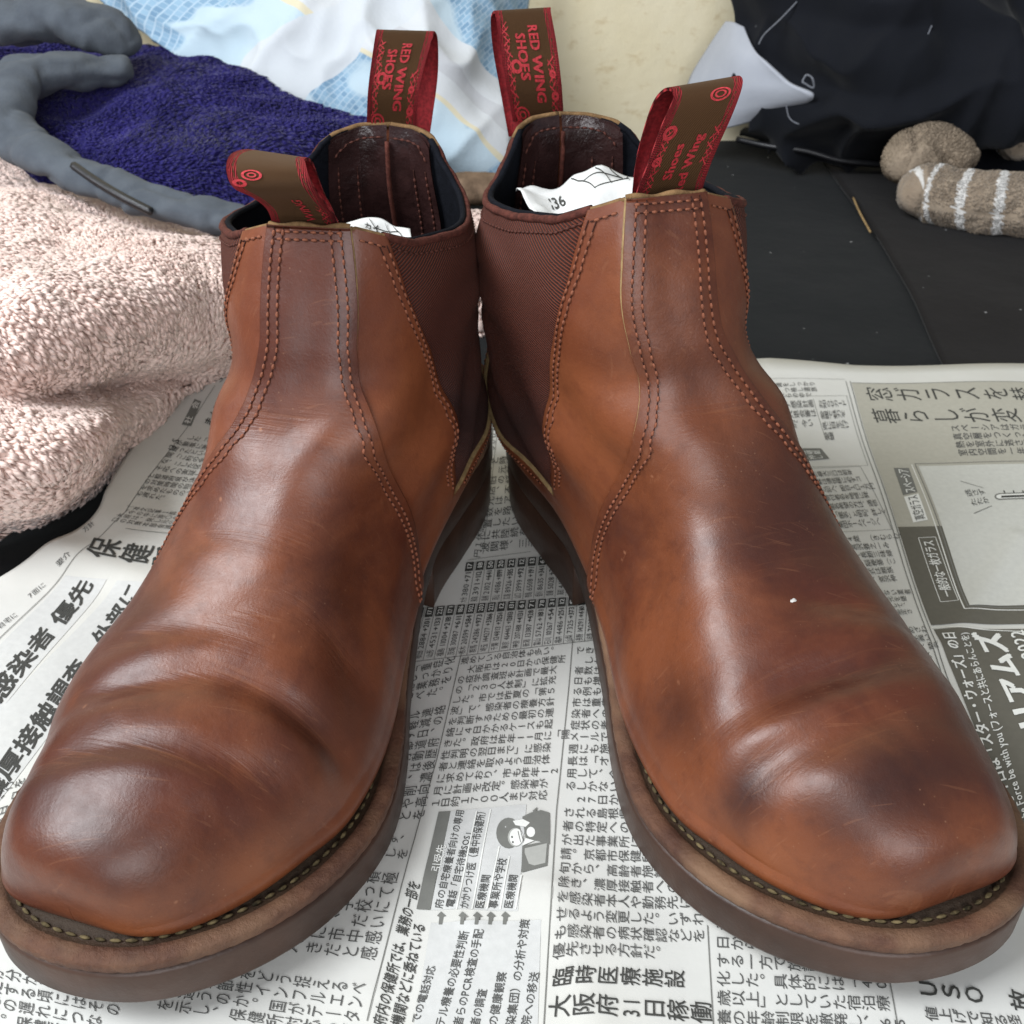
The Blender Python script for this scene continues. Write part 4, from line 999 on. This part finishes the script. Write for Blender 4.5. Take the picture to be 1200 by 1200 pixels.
# ------------------------------------------------------------------ cloth around the boots
def pt(p):
    return W(p[0], p[1], Y=p[3]) if len(p) == 4 else W(p[0], p[1], z=p[2])
def surf_grid(rows, nu, nv):
    A = np.array([[pt(p) for p in r] for r in rows]); m, n = A.shape[:2]
    R = cr(A, np.linspace(0, m-1, nu)); return cr(R.transpose(1, 0, 2), np.linspace(0, n-1, nv)).transpose(1, 0, 2)
def normals(G):
    a = np.gradient(G, axis=0); b = np.gradient(G, axis=1); n = np.cross(b, a); n /= np.linalg.norm(n, axis=-1, keepdims=True)+1e-12
    cv = np.array([0, 0, CH+.4])-G
    return n*(np.sign((n*cv).sum(-1).mean()) or 1)
def wrinkle(G, Nn, amps, seed):
    P = G.reshape(-1, 3); d = np.zeros(len(P))
    for sc, am, st in amps:
        q = vnoise(P*np.array(st), sc, seed)
        d += am*q if am > 0 else -am*((1-np.minimum(np.abs(q)*2.6, 1))**2)
    return G+Nn*d.reshape(G.shape[:2])[..., None]
def cloth(name, rows, nu, nv, mat, amps, seed, thick, parent=None):
    G = surf_grid(rows, nu, nv); Nn = normals(G); G = wrinkle(G, Nn, amps, seed); Nn = normals(G)
    B = G-Nn*thick; V = np.concatenate([G.reshape(-1, 3), B.reshape(-1, 3)]); o = nu*nv
    F = grid_faces(nu, nv).tolist()+grid_faces(nu, nv, o, True).tolist()
    rim = [i for i in range(nv)]+[r*nv+nv-1 for r in range(1, nu)]+[(nu-1)*nv+i for i in range(nv-2, -1, -1)]+[r*nv for r in range(nu-2, 0, -1)]
    F += [[rim[i], rim[i]+o, rim[(i+1) % len(rim)]+o, rim[(i+1) % len(rim)]] for i in range(len(rim))]
    u, v = np.meshgrid(np.linspace(0, 1, nv), np.linspace(0, 1, nu)); uv = np.stack([u.ravel(), v.ravel()], 1)
    ob = mesh(name, V, F, mat, parent, True, None, np.concatenate([uv, uv]))
    return ob, G, Nn
def pile(name, G, Nn, n, length, rad, mat, parent, flow, lean=.8, seed=1, clump=0.0, uvg=None):
    """woolly pile: short bent tufts standing on the cloth"""
    r = np.random.default_rng(seed); nu, nv = G.shape[:2]
    e1 = np.linalg.norm(np.diff(G, axis=0), axis=-1)[:, :-1]*np.linalg.norm(np.diff(G, axis=1), axis=-1)[:-1]
    pr = (e1/e1.sum()).ravel(); c = r.choice(len(pr), n, p=pr); i, j = c//(nv-1), c % (nv-1); a, b = r.random(n)[:, None], r.random(n)[:, None]
    P = (G[i, j]*(1-a)+G[i+1, j]*a)*(1-b)+(G[i, j+1]*(1-a)+G[i+1, j+1]*a)*b; Nm = Nn[i, j]
    keep = (np.abs(P[:, 0]/np.maximum(P[:, 1]*.82+(CH-P[:, 2])*.57, .05)) < .56); P, Nm = P[keep], Nm[keep]; n = len(P)
    UV = None if uvg is None else np.repeat((uvg[i, j]*(1-a)+uvg[i+1, j]*a)[keep], 7, 0)
    fl = np.tile(np.array(flow, float), (n, 1))
    w1 = np.sin(P[:, 0]*34+P[:, 1]*21)+np.sin(P[:, 1]*47-P[:, 2]*30+1); fl[:, 0] += .55*np.cos(w1*1.3); fl[:, 1] += .45*np.sin(w1*1.1)
    if clump:
        q = np.floor(P/clump); h = np.sin(q @ np.array([12.9, 78.2, 37.7]))*43758.5; h = (h-np.floor(h))*2*PI; fl[:, 0] += .45*np.cos(h); fl[:, 2] += .25*np.sin(h)
    fl += r.normal(size=(n, 3))*.14; fl -= Nm*(fl*Nm).sum(1)[:, None]; fl /= np.linalg.norm(fl, axis=1)[:, None]+1e-9
    D = Nm*.75+fl*lean; D /= np.linalg.norm(D, axis=1)[:, None]; D2 = Nm*.15+fl; D2 /= np.linalg.norm(D2, axis=1)[:, None]
    L_ = length*(.65+.6*r.random(n))[:, None]; R_ = rad*(.7+.6*r.random(n))[:, None]
    A = np.cross(D, r.normal(size=(n, 3))); A /= np.linalg.norm(A, axis=1)[:, None]; B = np.cross(D, A)
    k = [(A*math.cos(t)+B*math.sin(t)) for t in (0, 2.094, 4.189)]
    M1 = P+D*L_*.55; T = M1+D2*L_*.45; P0 = P-Nm*.0004
    V = np.stack([P0+x*R_ for x in k]+[M1+x*R_*1.1 for x in k]+[T], 1).reshape(-1, 3)
    base = np.arange(n)[:, None]*7
    q4 = np.array([[0, 1, 4, 3], [1, 2, 5, 4], [2, 0, 3, 5]]); t3 = np.array([[3, 4, 6], [4, 5, 6], [5, 3, 6]])
    F = (base[:, None]+q4[None]).reshape(-1, 4).tolist()+(base[:, None]+t3[None]).reshape(-1, 3).tolist()
    o = mesh(name, V, F, mat, parent, True, None, UV); o['kind'] = 'stuff'; return o
def thing(name, label, cat, loc=(0, 0, 0), group=None):
    o = bpy.data.objects.new(name, None); C.objects.link(o); o.empty_display_size = .05; return tag(o, label, cat, group)
def fur_mat(name, c1, c2, rough=.9, sheen=.5, sc=55):
    m, nt, b = newmat(name, rough, .15); n = noise(nt, coord(nt), sc, 4, .6)
    L(nt, mix(nt, ramp(nt, n, [(.3, 0), (.7, 1)]), c1, c2), b.inputs['Base Color']); b.inputs['Sheen Weight'].default_value = sheen; b.inputs['Sheen Roughness'].default_value = .4
    return m
M['pink'] = fur_mat('pink_pile', (.85, .68, .61), (.78, .59, .52), .9, .2)
M['navy'] = fur_mat('navy_pile', (.026, .020, .155), (.012, .010, .085), .6, .15, 30)
M['navy_base'] = cloth_mat('navy_backing', (.016, .013, .09), .9)
M['grey'] = cloth_mat('grey_hem', (.095, .108, .125), .95, (.070, .080, .095), 60, 600, .6, .1)
# pink blanket
pb = thing('pink_blanket', 'fluffy pale pink fleece blanket heaped beside and behind the left boot', 'blanket')
rows = [[(-170, 140, .03), (0, 185, .04), (80, 222, .042), (175, 258, .042), (285, 275, .036), (400, 262, .035), (585, 250, .025)],
        [(-170, 215, .075), (0, 248, .082), (85, 275, .080), (180, 300, .074), (285, 308, .056), (400, 290, .05), (580, 285, .035)],
        [(-180, 320, .095), (0, 325, .098), (90, 345, .092), (190, 350, .078), (275, 348, .058), (400, 325, .045), (575, 320, .030)],
        [(-185, 400, .085), (0, 410, .085), (75, 425, .072), (175, 415, .055), (268, 398, .040), (400, 360, .025), (572, 355, .015)],
        [(-190, 470, .068), (0, 470, .066), (85, 462, .046), (160, 446, .026), (262, 432, .014), (400, 385, .008), (570, 378, .004)],
        [(-195, 540, .060), (0, 530, .062), (95, 510, .056), (160, 478, .030), (258, 440, .006), (400, 395, .002), (568, 385, .001)],
        [(-200, 620, .040), (0, 592, .038), (90, 560, .034), (160, 505, .018), (254, 441, .003), (400, 398, .0), (566, 388, .0)],
        [(-210, 690, .003), (0, 626, .003), (72, 596, .003), (142, 545, .003), (250, 443, .001), (400, 400, -.001), (566, 390, -.002)]]
ob, G, Nn = cloth('blanket_cloth', rows, 110, 150, M['pink'], [(9, .010, (1, 1, 1)), (26, .0045, (1, .6, 1)), (60, .0015, (1, 1, 1))], 3, .004, pb)
pile('woolly_pile', G, Nn, 88000, .0062, .00118, M['pink'], pb, (.5, -.5, -.5), 1.5, 2, .0035)
# navy fleece with grey hem
nb = thing('navy_blanket', 'deep navy blue fleece blanket with padded grey hem behind the pink blanket', 'blanket')
rows = [[(-60, 20, .10), (90, 30, .11), (200, 50, .105), (320, 110, .09), (460, 150, .075)],
        [(-50, 80, .095), (90, 85, .10), (200, 105, .10), (320, 150, .085), (455, 185, .065)],
        [(-30, 130, .085), (100, 140, .09), (210, 160, .085), (320, 190, .072), (450, 215, .05)],
        [(20, 180, .07), (110, 190, .072), (215, 215, .065), (320, 235, .055), (445, 245, .04)],
        [(60, 225, .045), (140, 240, .048), (230, 258, .045), (320, 272, .04), (440, 275, .03)]]
ob, G, Nn = cloth('blanket_cloth', rows, 60, 90, M['navy_base'], [(12, .012, (1, 1, 1)), (30, .006, (1, 1, 1))], 8, .004, nb)
pile('woolly_pile', G, Nn, 50000, .0070, .00060, M['navy'], nb, (.6, -.2, -.4), 1.6, 5)
def roll(name, pts, rad, mat, parent, seed, ns=20, amp=.0022, squash=.8, m=90, fuzz=0):
    P = cr(np.array([pt(p) for p in pts]), np.linspace(0, len(pts)-1, m)); n = len(P)
    rr = np.interp(np.linspace(0, 1, n), np.linspace(0, 1, len(rad)), rad)
    al = np.concatenate([[0], np.cumsum(np.linalg.norm(np.diff(P, axis=0), axis=1))]); e = np.clip(np.minimum(al, al[-1]-al)/(rr*.9), 0, 1); rr = rr*np.sqrt(1-(1-e)**2+1e-3)
    V, F = tube(P, rr, ns, True, squash); c = np.repeat(P, ns, 0); d = V-c; l = np.linalg.norm(d, axis=1)[:, None]+1e-9
    w = vnoise(V, 34, seed)*amp*1.3+vnoise(V, 90, seed)*amp*.5; qq = vnoise(V*np.array([1.2, 1, 1]), 26, seed+5); w -= amp*.8*(1-np.minimum(np.abs(qq)*4, 1))**2
    V = V+d/l*w[:, None]
    u, v = np.meshgrid(np.arange(ns)/ns, np.linspace(0, 1, n))
    ob = mesh(name, V, F, mat, parent, True, None, np.stack([u.ravel(), v.ravel()], 1))
    if fuzz:
        G = V.reshape(n, ns, 3); Nf = G-P[:, None]; Nf /= np.linalg.norm(Nf, axis=-1, keepdims=True)+1e-9
        pile('wool_fuzz', G, Nf, fuzz, .0030, .00045, mat, parent or ob, (.6, .1, -.3), 1.0, seed, 0, np.stack([u, v], -1))
    return ob
roll('grey_hem', [(-130, 30, 0, .88), (-20, 28, 0, .87), (70, 22, 0, .86), (125, 38, 0, .85), (148, 66, 0, .84)], [.026, .026, .026, .024, .019], M['grey'], nb, 4, 32, .0036, .66)
roll('grey_hem', [(156, 82, 0, .825), (112, 84, 0, .815), (66, 82, 0, .80), (22, 94, 0, .78), (2, 124, 0, .75), (16, 160, 0, .72), (66, 190, 0, .69), (128, 220, 0, .665), (196, 242, 0, .65), (262, 254, 0, .64), (330, 262, 0, .64)], [.015, .018, .019, .022, .022, .019, .016, .0145, .0145, .0145, .014], M['grey'], nb, 5, 32, .0032, .7, m=220)
roll('grey_hem', [(372, 148, 0, .86), (415, 152, 0, .85), (465, 172, 0, .84)], [.012, .014, .012], M['grey'], nb, 6, m=30)
M['zip'] = simple('black_zip', (.012, .012, .014), .4, .5, 300)
zp = cr(np.array([pt(p) for p in [(86, 194, 0, .668), (112, 212, 0, .655), (142, 230, 0, .643), (177, 248, 0, .635)]]), np.linspace(0, 3, 40))
V, F = tube(zp, .0028, 6); mesh('zip', V, F, M['zip'], nb)
V, F = join([tube(np.array([zp[i]+[-.001, -.0025, .0012], zp[i]+[.0022, -.0025, -.0004]]), .0008, 5) for i in range(1, 39)])
o = mesh('zip_teeth', V, F, simple('grey_metal_teeth', (.05, .05, .055), .4, .5, 300), nb); o['kind'] = 'stuff'
# patterned bedding
def bedding_mat():
    m, nt, b = newmat('patterned_cotton', .85, .2)
    uv = coord(nt, 'UV'); oc = coord(nt)
    base = mix(nt, ramp(nt, noise(nt, oc, 7, 3), [(.4, 0), (.6, 1)]), (.40, .52, .60), (.50, .61, .68))
    def band(rot, sc, lo, hi, wob=.16):
        mp = N(nt, 'ShaderNodeMapping'); mp.inputs['Rotation'].default_value = (0, 0, rot); L(nt, uv, mp.inputs[0])
        sp = N(nt, 'ShaderNodeSeparateXYZ'); L(nt, mp.outputs[0], sp.inputs[0])
        f = math_(nt, 'FRACT', math_(nt, 'ADD', math_(nt, 'MULTIPLY', sp.outputs[0], sc), math_(nt, 'MULTIPLY', noise(nt, uv, 2.2, 2), wob)))
        return math_(nt, 'MULTIPLY', math_(nt, 'GREATER_THAN', f, lo), math_(nt, 'LESS_THAN', f, hi))
    # small printed strokes
    br = N(nt, 'ShaderNodeTexBrick'); br.inputs['Scale'].default_value = 22; br.inputs['Mortar Size'].default_value = .028
    br.inputs['Color1'].default_value = (.17, .29, .42, 1); br.inputs['Color2'].default_value = (.30, .45, .58, 1); br.inputs['Mortar'].default_value = (.40, .52, .62, 1)
    mp = N(nt, 'ShaderNodeMapping'); mp.inputs['Rotation'].default_value = (0, 0, .6); mp.inputs['Scale'].default_value = (1, .55, 1); L(nt, uv, mp.inputs[0]); L(nt, mp.outputs[0], br.inputs[0])
    patch = ramp(nt, noise(nt, uv, 4.2, 1, .4), [(.50, 0), (.53, 1)])
    c = mix(nt, patch, base, br.outputs[0])
    c = mix(nt, band(.62, 1.45, .30, .66), c, (.60, .62, .64))
    c = mix(nt, band(.62, 1.45, .44, .52), c, (.52, .53, .55))
    c = mix(nt, band(.62, 1.45, .285, .315), c, (.66, .60, .44))
    c = mix(nt, band(-.75, 1.15, .62, .80), c, (.58, .61, .64))
    L(nt, c, b.inputs['Base Color'])
    bump(nt, b, noise(nt, oc, 45, 5, .6), .3, .003); return m
M['bedding'] = bedding_mat()
rows = [[(60, -60, 0, 1.03), (200, -60, 0, 1.01), (350, -60, 0, .99), (470, -60, 0, .98), (560, -60, 0, .99), (640, -60, 0, 1.03)],
        [(108, -4, 0, 1.0), (230, 0, 0, .96), (370, 0, 0, .93), (480, 0, 0, .93), (560, 6, 0, .95), (628, 8, 0, 1.0)],
        [(180, 46, 0, .96), (280, 50, 0, .93), (390, 55, 0, .90), (480, 60, 0, .89), (555, 64, 0, .92), (617, 70, 0, .98)],
        [(240, 87, 0, .93), (330, 95, 0, .90), (420, 105, 0, .88), (500, 115, 0, .87), (560, 122, 0, .90), (608, 136, 0, .95)],
        [(300, 117, 0, .91), (376, 136, 0, .885), (445, 152, 0, .87), (515, 165, 0, .855), (565, 176, 0, .87), (600, 190, 0, .92)],
        [(340, 132, 0, .91), (405, 146, 0, .89), (462, 176, 0, .87), (525, 198, 0, .86), (572, 206, 0, .87), (598, 212, 0, .91)]]
ob, G, Nn = cloth('patterned_bedding', rows, 90, 120, M['bedding'], [(7, .018, (1.6, 1, 1)), (6, -.008, (2.4, 1, 1.6)), (13, -.004, (2, 1, 1.5)), (45, .002, (1, 1, 1))], 12, .005)
tag(ob, 'light blue and white patterned cotton bedding heaped against the wall', 'bedding')
# dark cover over the sheet on the right
rows = [[(965, 186, .001), (1120, 186, .002), (1400, 190, .002)], [(1004, 240, .002), (1140, 240, .003), (1420, 245, .003)], [(1040, 292, .002), (1170, 295, .003), (1450, 300, .003)],
        [(1072, 350, .001), (1200, 352, .002), (1480, 356, .002)], [(1112, 436, -.001), (1240, 440, 0), (1500, 446, 0)], [(1150, 520, -.003), (1280, 530, -.002), (1560, 540, -.002)]]
rows = [[(a, b, c+.001) for a, b, c in r] for r in rows]
ob, G, Nn = cloth('dark_bed_cover', rows[:5], 50, 40, M['sheet_b'], [(14, .0016, (1, 1, 1))], 2, .0035)
tag(ob, 'thin dark cloth cover with a diagonal edge on the black sheet at right', 'cover')
# jacket
M['jacket'] = cloth_mat('black_jersey', (.0065, .0075, .0105), .9, (.009, .010, .014), 12, 900, .2, .15, .25)
M['jacket_grey'] = cloth_mat('pale_grey_jersey', (.46, .48, .53), .85, (.38, .40, .45), 10, 900, .15, .2)
M['pale_thread'] = simple('pale_thread', (.22, .23, .26), .8, .2, 700, .4)
jk = thing('track_jacket', 'black jacket with pale grey panel crumpled against the wall at right', 'jacket')
rows = [[(872, -50, 0, 1.03), (950, -60, 0, 1.0), (1050, -70, 0, .98), (1160, -70, 0, .97), (1340, -70, 0, .97)],
        [(862, 2, 0, 1.0), (935, 5, 0, .95), (1035, 0, 0, .92), (1150, 0, 0, .92), (1340, 0, 0, .92)],
        [(856, 38, 0, .985), (945, 48, 0, .93), (1030, 45, 0, .90), (1150, 45, 0, .90), (1340, 45, 0, .90)],
        [(872, 80, 0, .97), (965, 88, 0, .92), (1042, 90, 0, .885), (1150, 90, 0, .885), (1340, 90, 0, .885)],
        [(885, 118, 0, .96), (980, 128, 0, .91), (1050, 138, 0, .89), (1150, 130, 0, .885), (1340, 132, 0, .885)],
        [(885, 140, 0, .97), (960, 156, 0, .94), (1045, 165, 0, .92), (1150, 160, 0, .92), (1340, 165, 0, .92)],
        [(866, 160, 0, 1.0), (950, 177, 0, .965), (1040, 190, 0, .95), (1160, 188, 0, .95), (1340, 192, 0, .95)]]
ob, G, Nn = cloth('jacket_body', rows, 90, 110, M['jacket'], [(8, .020, (1, 1, 1)), (7, -.020, (1.6, 1, 2.2)), (12, -.010, (2, 1, .8)), (40, .003, (1, 1, 1))], 21, .005, jk)
rows = [[(852, 26, 0, 1.015), (860, 26, 0, .995), (869, 30, 0, .98)], [(830, 58, 0, 1.02), (856, 62, 0, .965), (888, 66, 0, .935)], [(808, 94, 0, 1.02), (860, 98, 0, .95), (922, 97, 0, .915)],
        [(806, 126, 0, 1.0), (862, 126, 0, .95), (953, 114, 0, .905)], [(804, 158, 0, .99), (858, 148, 0, .96), (930, 130, 0, .93)]]
cloth('pale_panel', rows, 40, 30, M['jacket_grey'], [(10, .006, (1, 1, 1))], 9, .003, jk)
def seam(pts, name, r=.00065, parent=jk, mat='pale_thread'):
    P = cr(np.array([pt(p) for p in pts]), np.linspace(0, len(pts)-1, 30)); V, F = tube(P, r, 5); return mesh(name, V, F, M[mat], parent)
seam([(934, 2, 0, .94), (915, 22, 0, .935), (896, 40, 0, .935), (889, 52, 0, .935)], 'seam_stitching')
seam([(1092, 30, 0, .885), (1078, 62, 0, .878), (1065, 90, 0, .872), (1063, 118, 0, .872), (1076, 145, 0, .875)], 'seam_stitching')
seam([(978, 8, 0, .92), (1000, 11, 0, .915), (1020, 4, 0, .912)], 'seam_stitching')
seam([(921, 122, 0, .925), (925, 138, 0, .92), (935, 145, 0, .915), (946, 145, 0, .912)], 'seam_stitching')
seam([(864, 163, 0, .97), (900, 171, 0, .95), (945, 177, 0, .935), (985, 188, 0, .93), (1036, 193, 0, .93)], 'zip', .003, jk, 'zip')
seam([(940, 96, 0, .895), (945, 88, 0, .895), (952, 92, 0, .893), (953, 103, 0, .893), (940, 96, 0, .894)], 'printed_mark', .0009)
# socks
def sock_mat():
    m, nt, b = newmat('striped_sock', .95, .1); uv = coord(nt, 'UV'); sp = N(nt, 'ShaderNodeSeparateXYZ'); L(nt, uv, sp.inputs[0])
    at = math_(nt, 'ADD', math_(nt, 'MULTIPLY', sp.outputs[1], 7.5), math_(nt, 'MULTIPLY', noise(nt, coord(nt), 160, 3), .12))
    sk = math_(nt, 'SINE', math_(nt, 'MULTIPLY', sp.outputs[0], 6.283))
    f = math_(nt, 'FRACT', math_(nt, 'ADD', at, math_(nt, 'MULTIPLY', sk, .10)))
    st = math_(nt, 'MULTIPLY', math_(nt, 'LESS_THAN', f, .25), math_(nt, 'GREATER_THAN', sp.outputs[1], .04))
    c = mix(nt, ramp(nt, noise(nt, coord(nt), 60, 4), [(.35, 0), (.65, 1)]), (.36, .285, .21), (.28, .215, .155))
    L(nt, mix(nt, st, c, (.74, .72, .69)), b.inputs['Base Color']); b.inputs['Sheen Weight'].default_value = .3
    bump(nt, b, noise(nt, coord(nt), 420, 5, .75), .9, .0012); return m
M['sock'] = sock_mat()
M['sock_plain'] = simple('plain_sock_wool', (.34, .27, .20), .95, .1, 80, .25, .9, .001, 400)
g_ = 'striped fluffy socks'
sk = thing('striped_sock', 'tan sock with white stripes lying on the dark sheet below the jacket', 'sock', group=g_)
roll('sock_leg', [(1052, 232, .020), (1085, 226, .024), (1130, 232, .026), (1190, 240, .026), (1270, 250, .024), (1340, 262, .022)], [.018, .026, .026, .025, .025, .022], M['sock'], sk, 3, 30, .0026, .85, 140, 16000)
roll('sock_cuff', [(1056, 205, .034), (1066, 186, .042), (1092, 172, .048), (1118, 180, .046), (1130, 196, .040)], [.018, .022, .021, .018, .014], M['sock_plain'], sk, 9, 26, .0034, .9, 70, 9000)
sk2 = thing('striped_sock', 'tan and white striped sock cut off by the right edge above the other sock', 'sock', group=g_)
roll('sock_leg', [(1196, 168, .050), (1200, 145, .055), (1215, 128, .060), (1260, 125, .060)], [.018, .023, .023, .021], M['sock'], sk2, 5, 26, .003, .95, 60, 6000)
bs = roll('brown_sock', [(500, 224, 0, .79), (545, 222, 0, .79), (590, 226, 0, .79), (630, 228, 0, .79)], [.015, .016, .016, .015], simple('brown_wool', (.22, .15, .10), .95, .1, 90, .5, .9, .001, 300), None, 13, 18, .003)
tag(bs, 'mottled brown sock lying across the gap between the two boots', 'sock')
th_ = seam([(1000, 232, .006), (1008, 250, .006), (1020, 272, .005)], 'loose_thread', .0009, None, 'raw'); tag(th_, 'short tan thread on the edge of the dark cover', 'thread')
# paper stuffed in the boots
def stuffing(boot, rows, txt, tq, label):
    G = surf_grid(rows, 26, 30); Nn = normals(G); G = wrinkle(G, Nn, [(60, .006, (1, 1, 1)), (130, .002, (1, 1, 1))], 4)
    o = mesh('crumpled_paper', G.reshape(-1, 3), grid_faces(26, 30), M['tissue']); tag(o, label, 'paper')
    s_ = o.modifiers.new('thick', 'SOLIDIFY'); s_.thickness = .0003
    Vs, Fs, off = [], [], 0; nu, nv = G.shape[:2]
    def at(u, v):
        a = cr(G, np.clip(v, 0, 1)*(nu-1)); n = np.arange(len(a)); t = np.clip(u, 0, 1)*(nv-1); i = np.minimum(t.astype(int), nv-2); f = (t-i)[:, None]
        return a[n, i]*(1-f)+a[n, i+1]*f+np.array([0, -.0004, .0006])
    x = 0; (u0, v0, du, dv) = tq
    for ch in txt:
        Gv, T = glyph(ch, .01); Vs.append(at(u0+(x+Gv[:, 0])*du, v0-Gv[:, 1]*dv)); Fs += (T+off).tolist(); off += len(Gv); x += adv(ch)
    for (a, b, c, d) in ((.5, .1, .62, .6), (.62, .6, .9, .5), (.9, .5, .8, .05), (.56, .35, .86, .28), (.7, .08, .76, .55)):
        t = np.linspace(0, 1, 12); P = at(a+(c-a)*t, b+(d-b)*t); Vs.append(np.concatenate([P, P+np.array([0, -.0001, .0005])])); Fs += [[off+i, off+i+1, off+13+i, off+12+i] for i in range(11)]; off += 24
    q = mesh('printing', np.concatenate(Vs), Fs, M['ink'], o, False); q['kind'] = 'stuff'
M['tissue'] = simple('white_paper', (.72, .72, .70), .85, .15, 50, .08, .3, .001)
stuffing(bootR, [[(605, 225, 0, .39), (645, 212, 0, .395), (690, 205, 0, .395), (750, 206, 0, .39)], [(612, 238, 0, .375), (652, 226, 0, .385), (700, 217, 0, .385), (752, 216, 0, .38)], [(625, 250, 0, .36), (662, 240, 0, .37), (705, 230, 0, .37), (750, 228, 0, .362)],
                 [(640, 275, 0, .35), (670, 268, 0, .352), (710, 260, 0, .352), (745, 255, 0, .35)]], '136', (.22, .55, .11, .24), 'crumpled white paper stuffed inside the right boot behind its front loop')
stuffing(bootL, [[(398, 268, 0, .37), (420, 263, 0, .375), (448, 261, 0, .375), (480, 263, 0, .37)], [(398, 276, 0, .36), (420, 271, 0, .365), (450, 269, 0, .365), (482, 272, 0, .36)], [(396, 290, 0, .35), (420, 284, 0, .352), (450, 280, 0, .352), (490, 284, 0, .35)]],
         'カイ', (.42, .45, .10, .3), 'crumpled white paper stuffed inside the left boot behind its front strap')
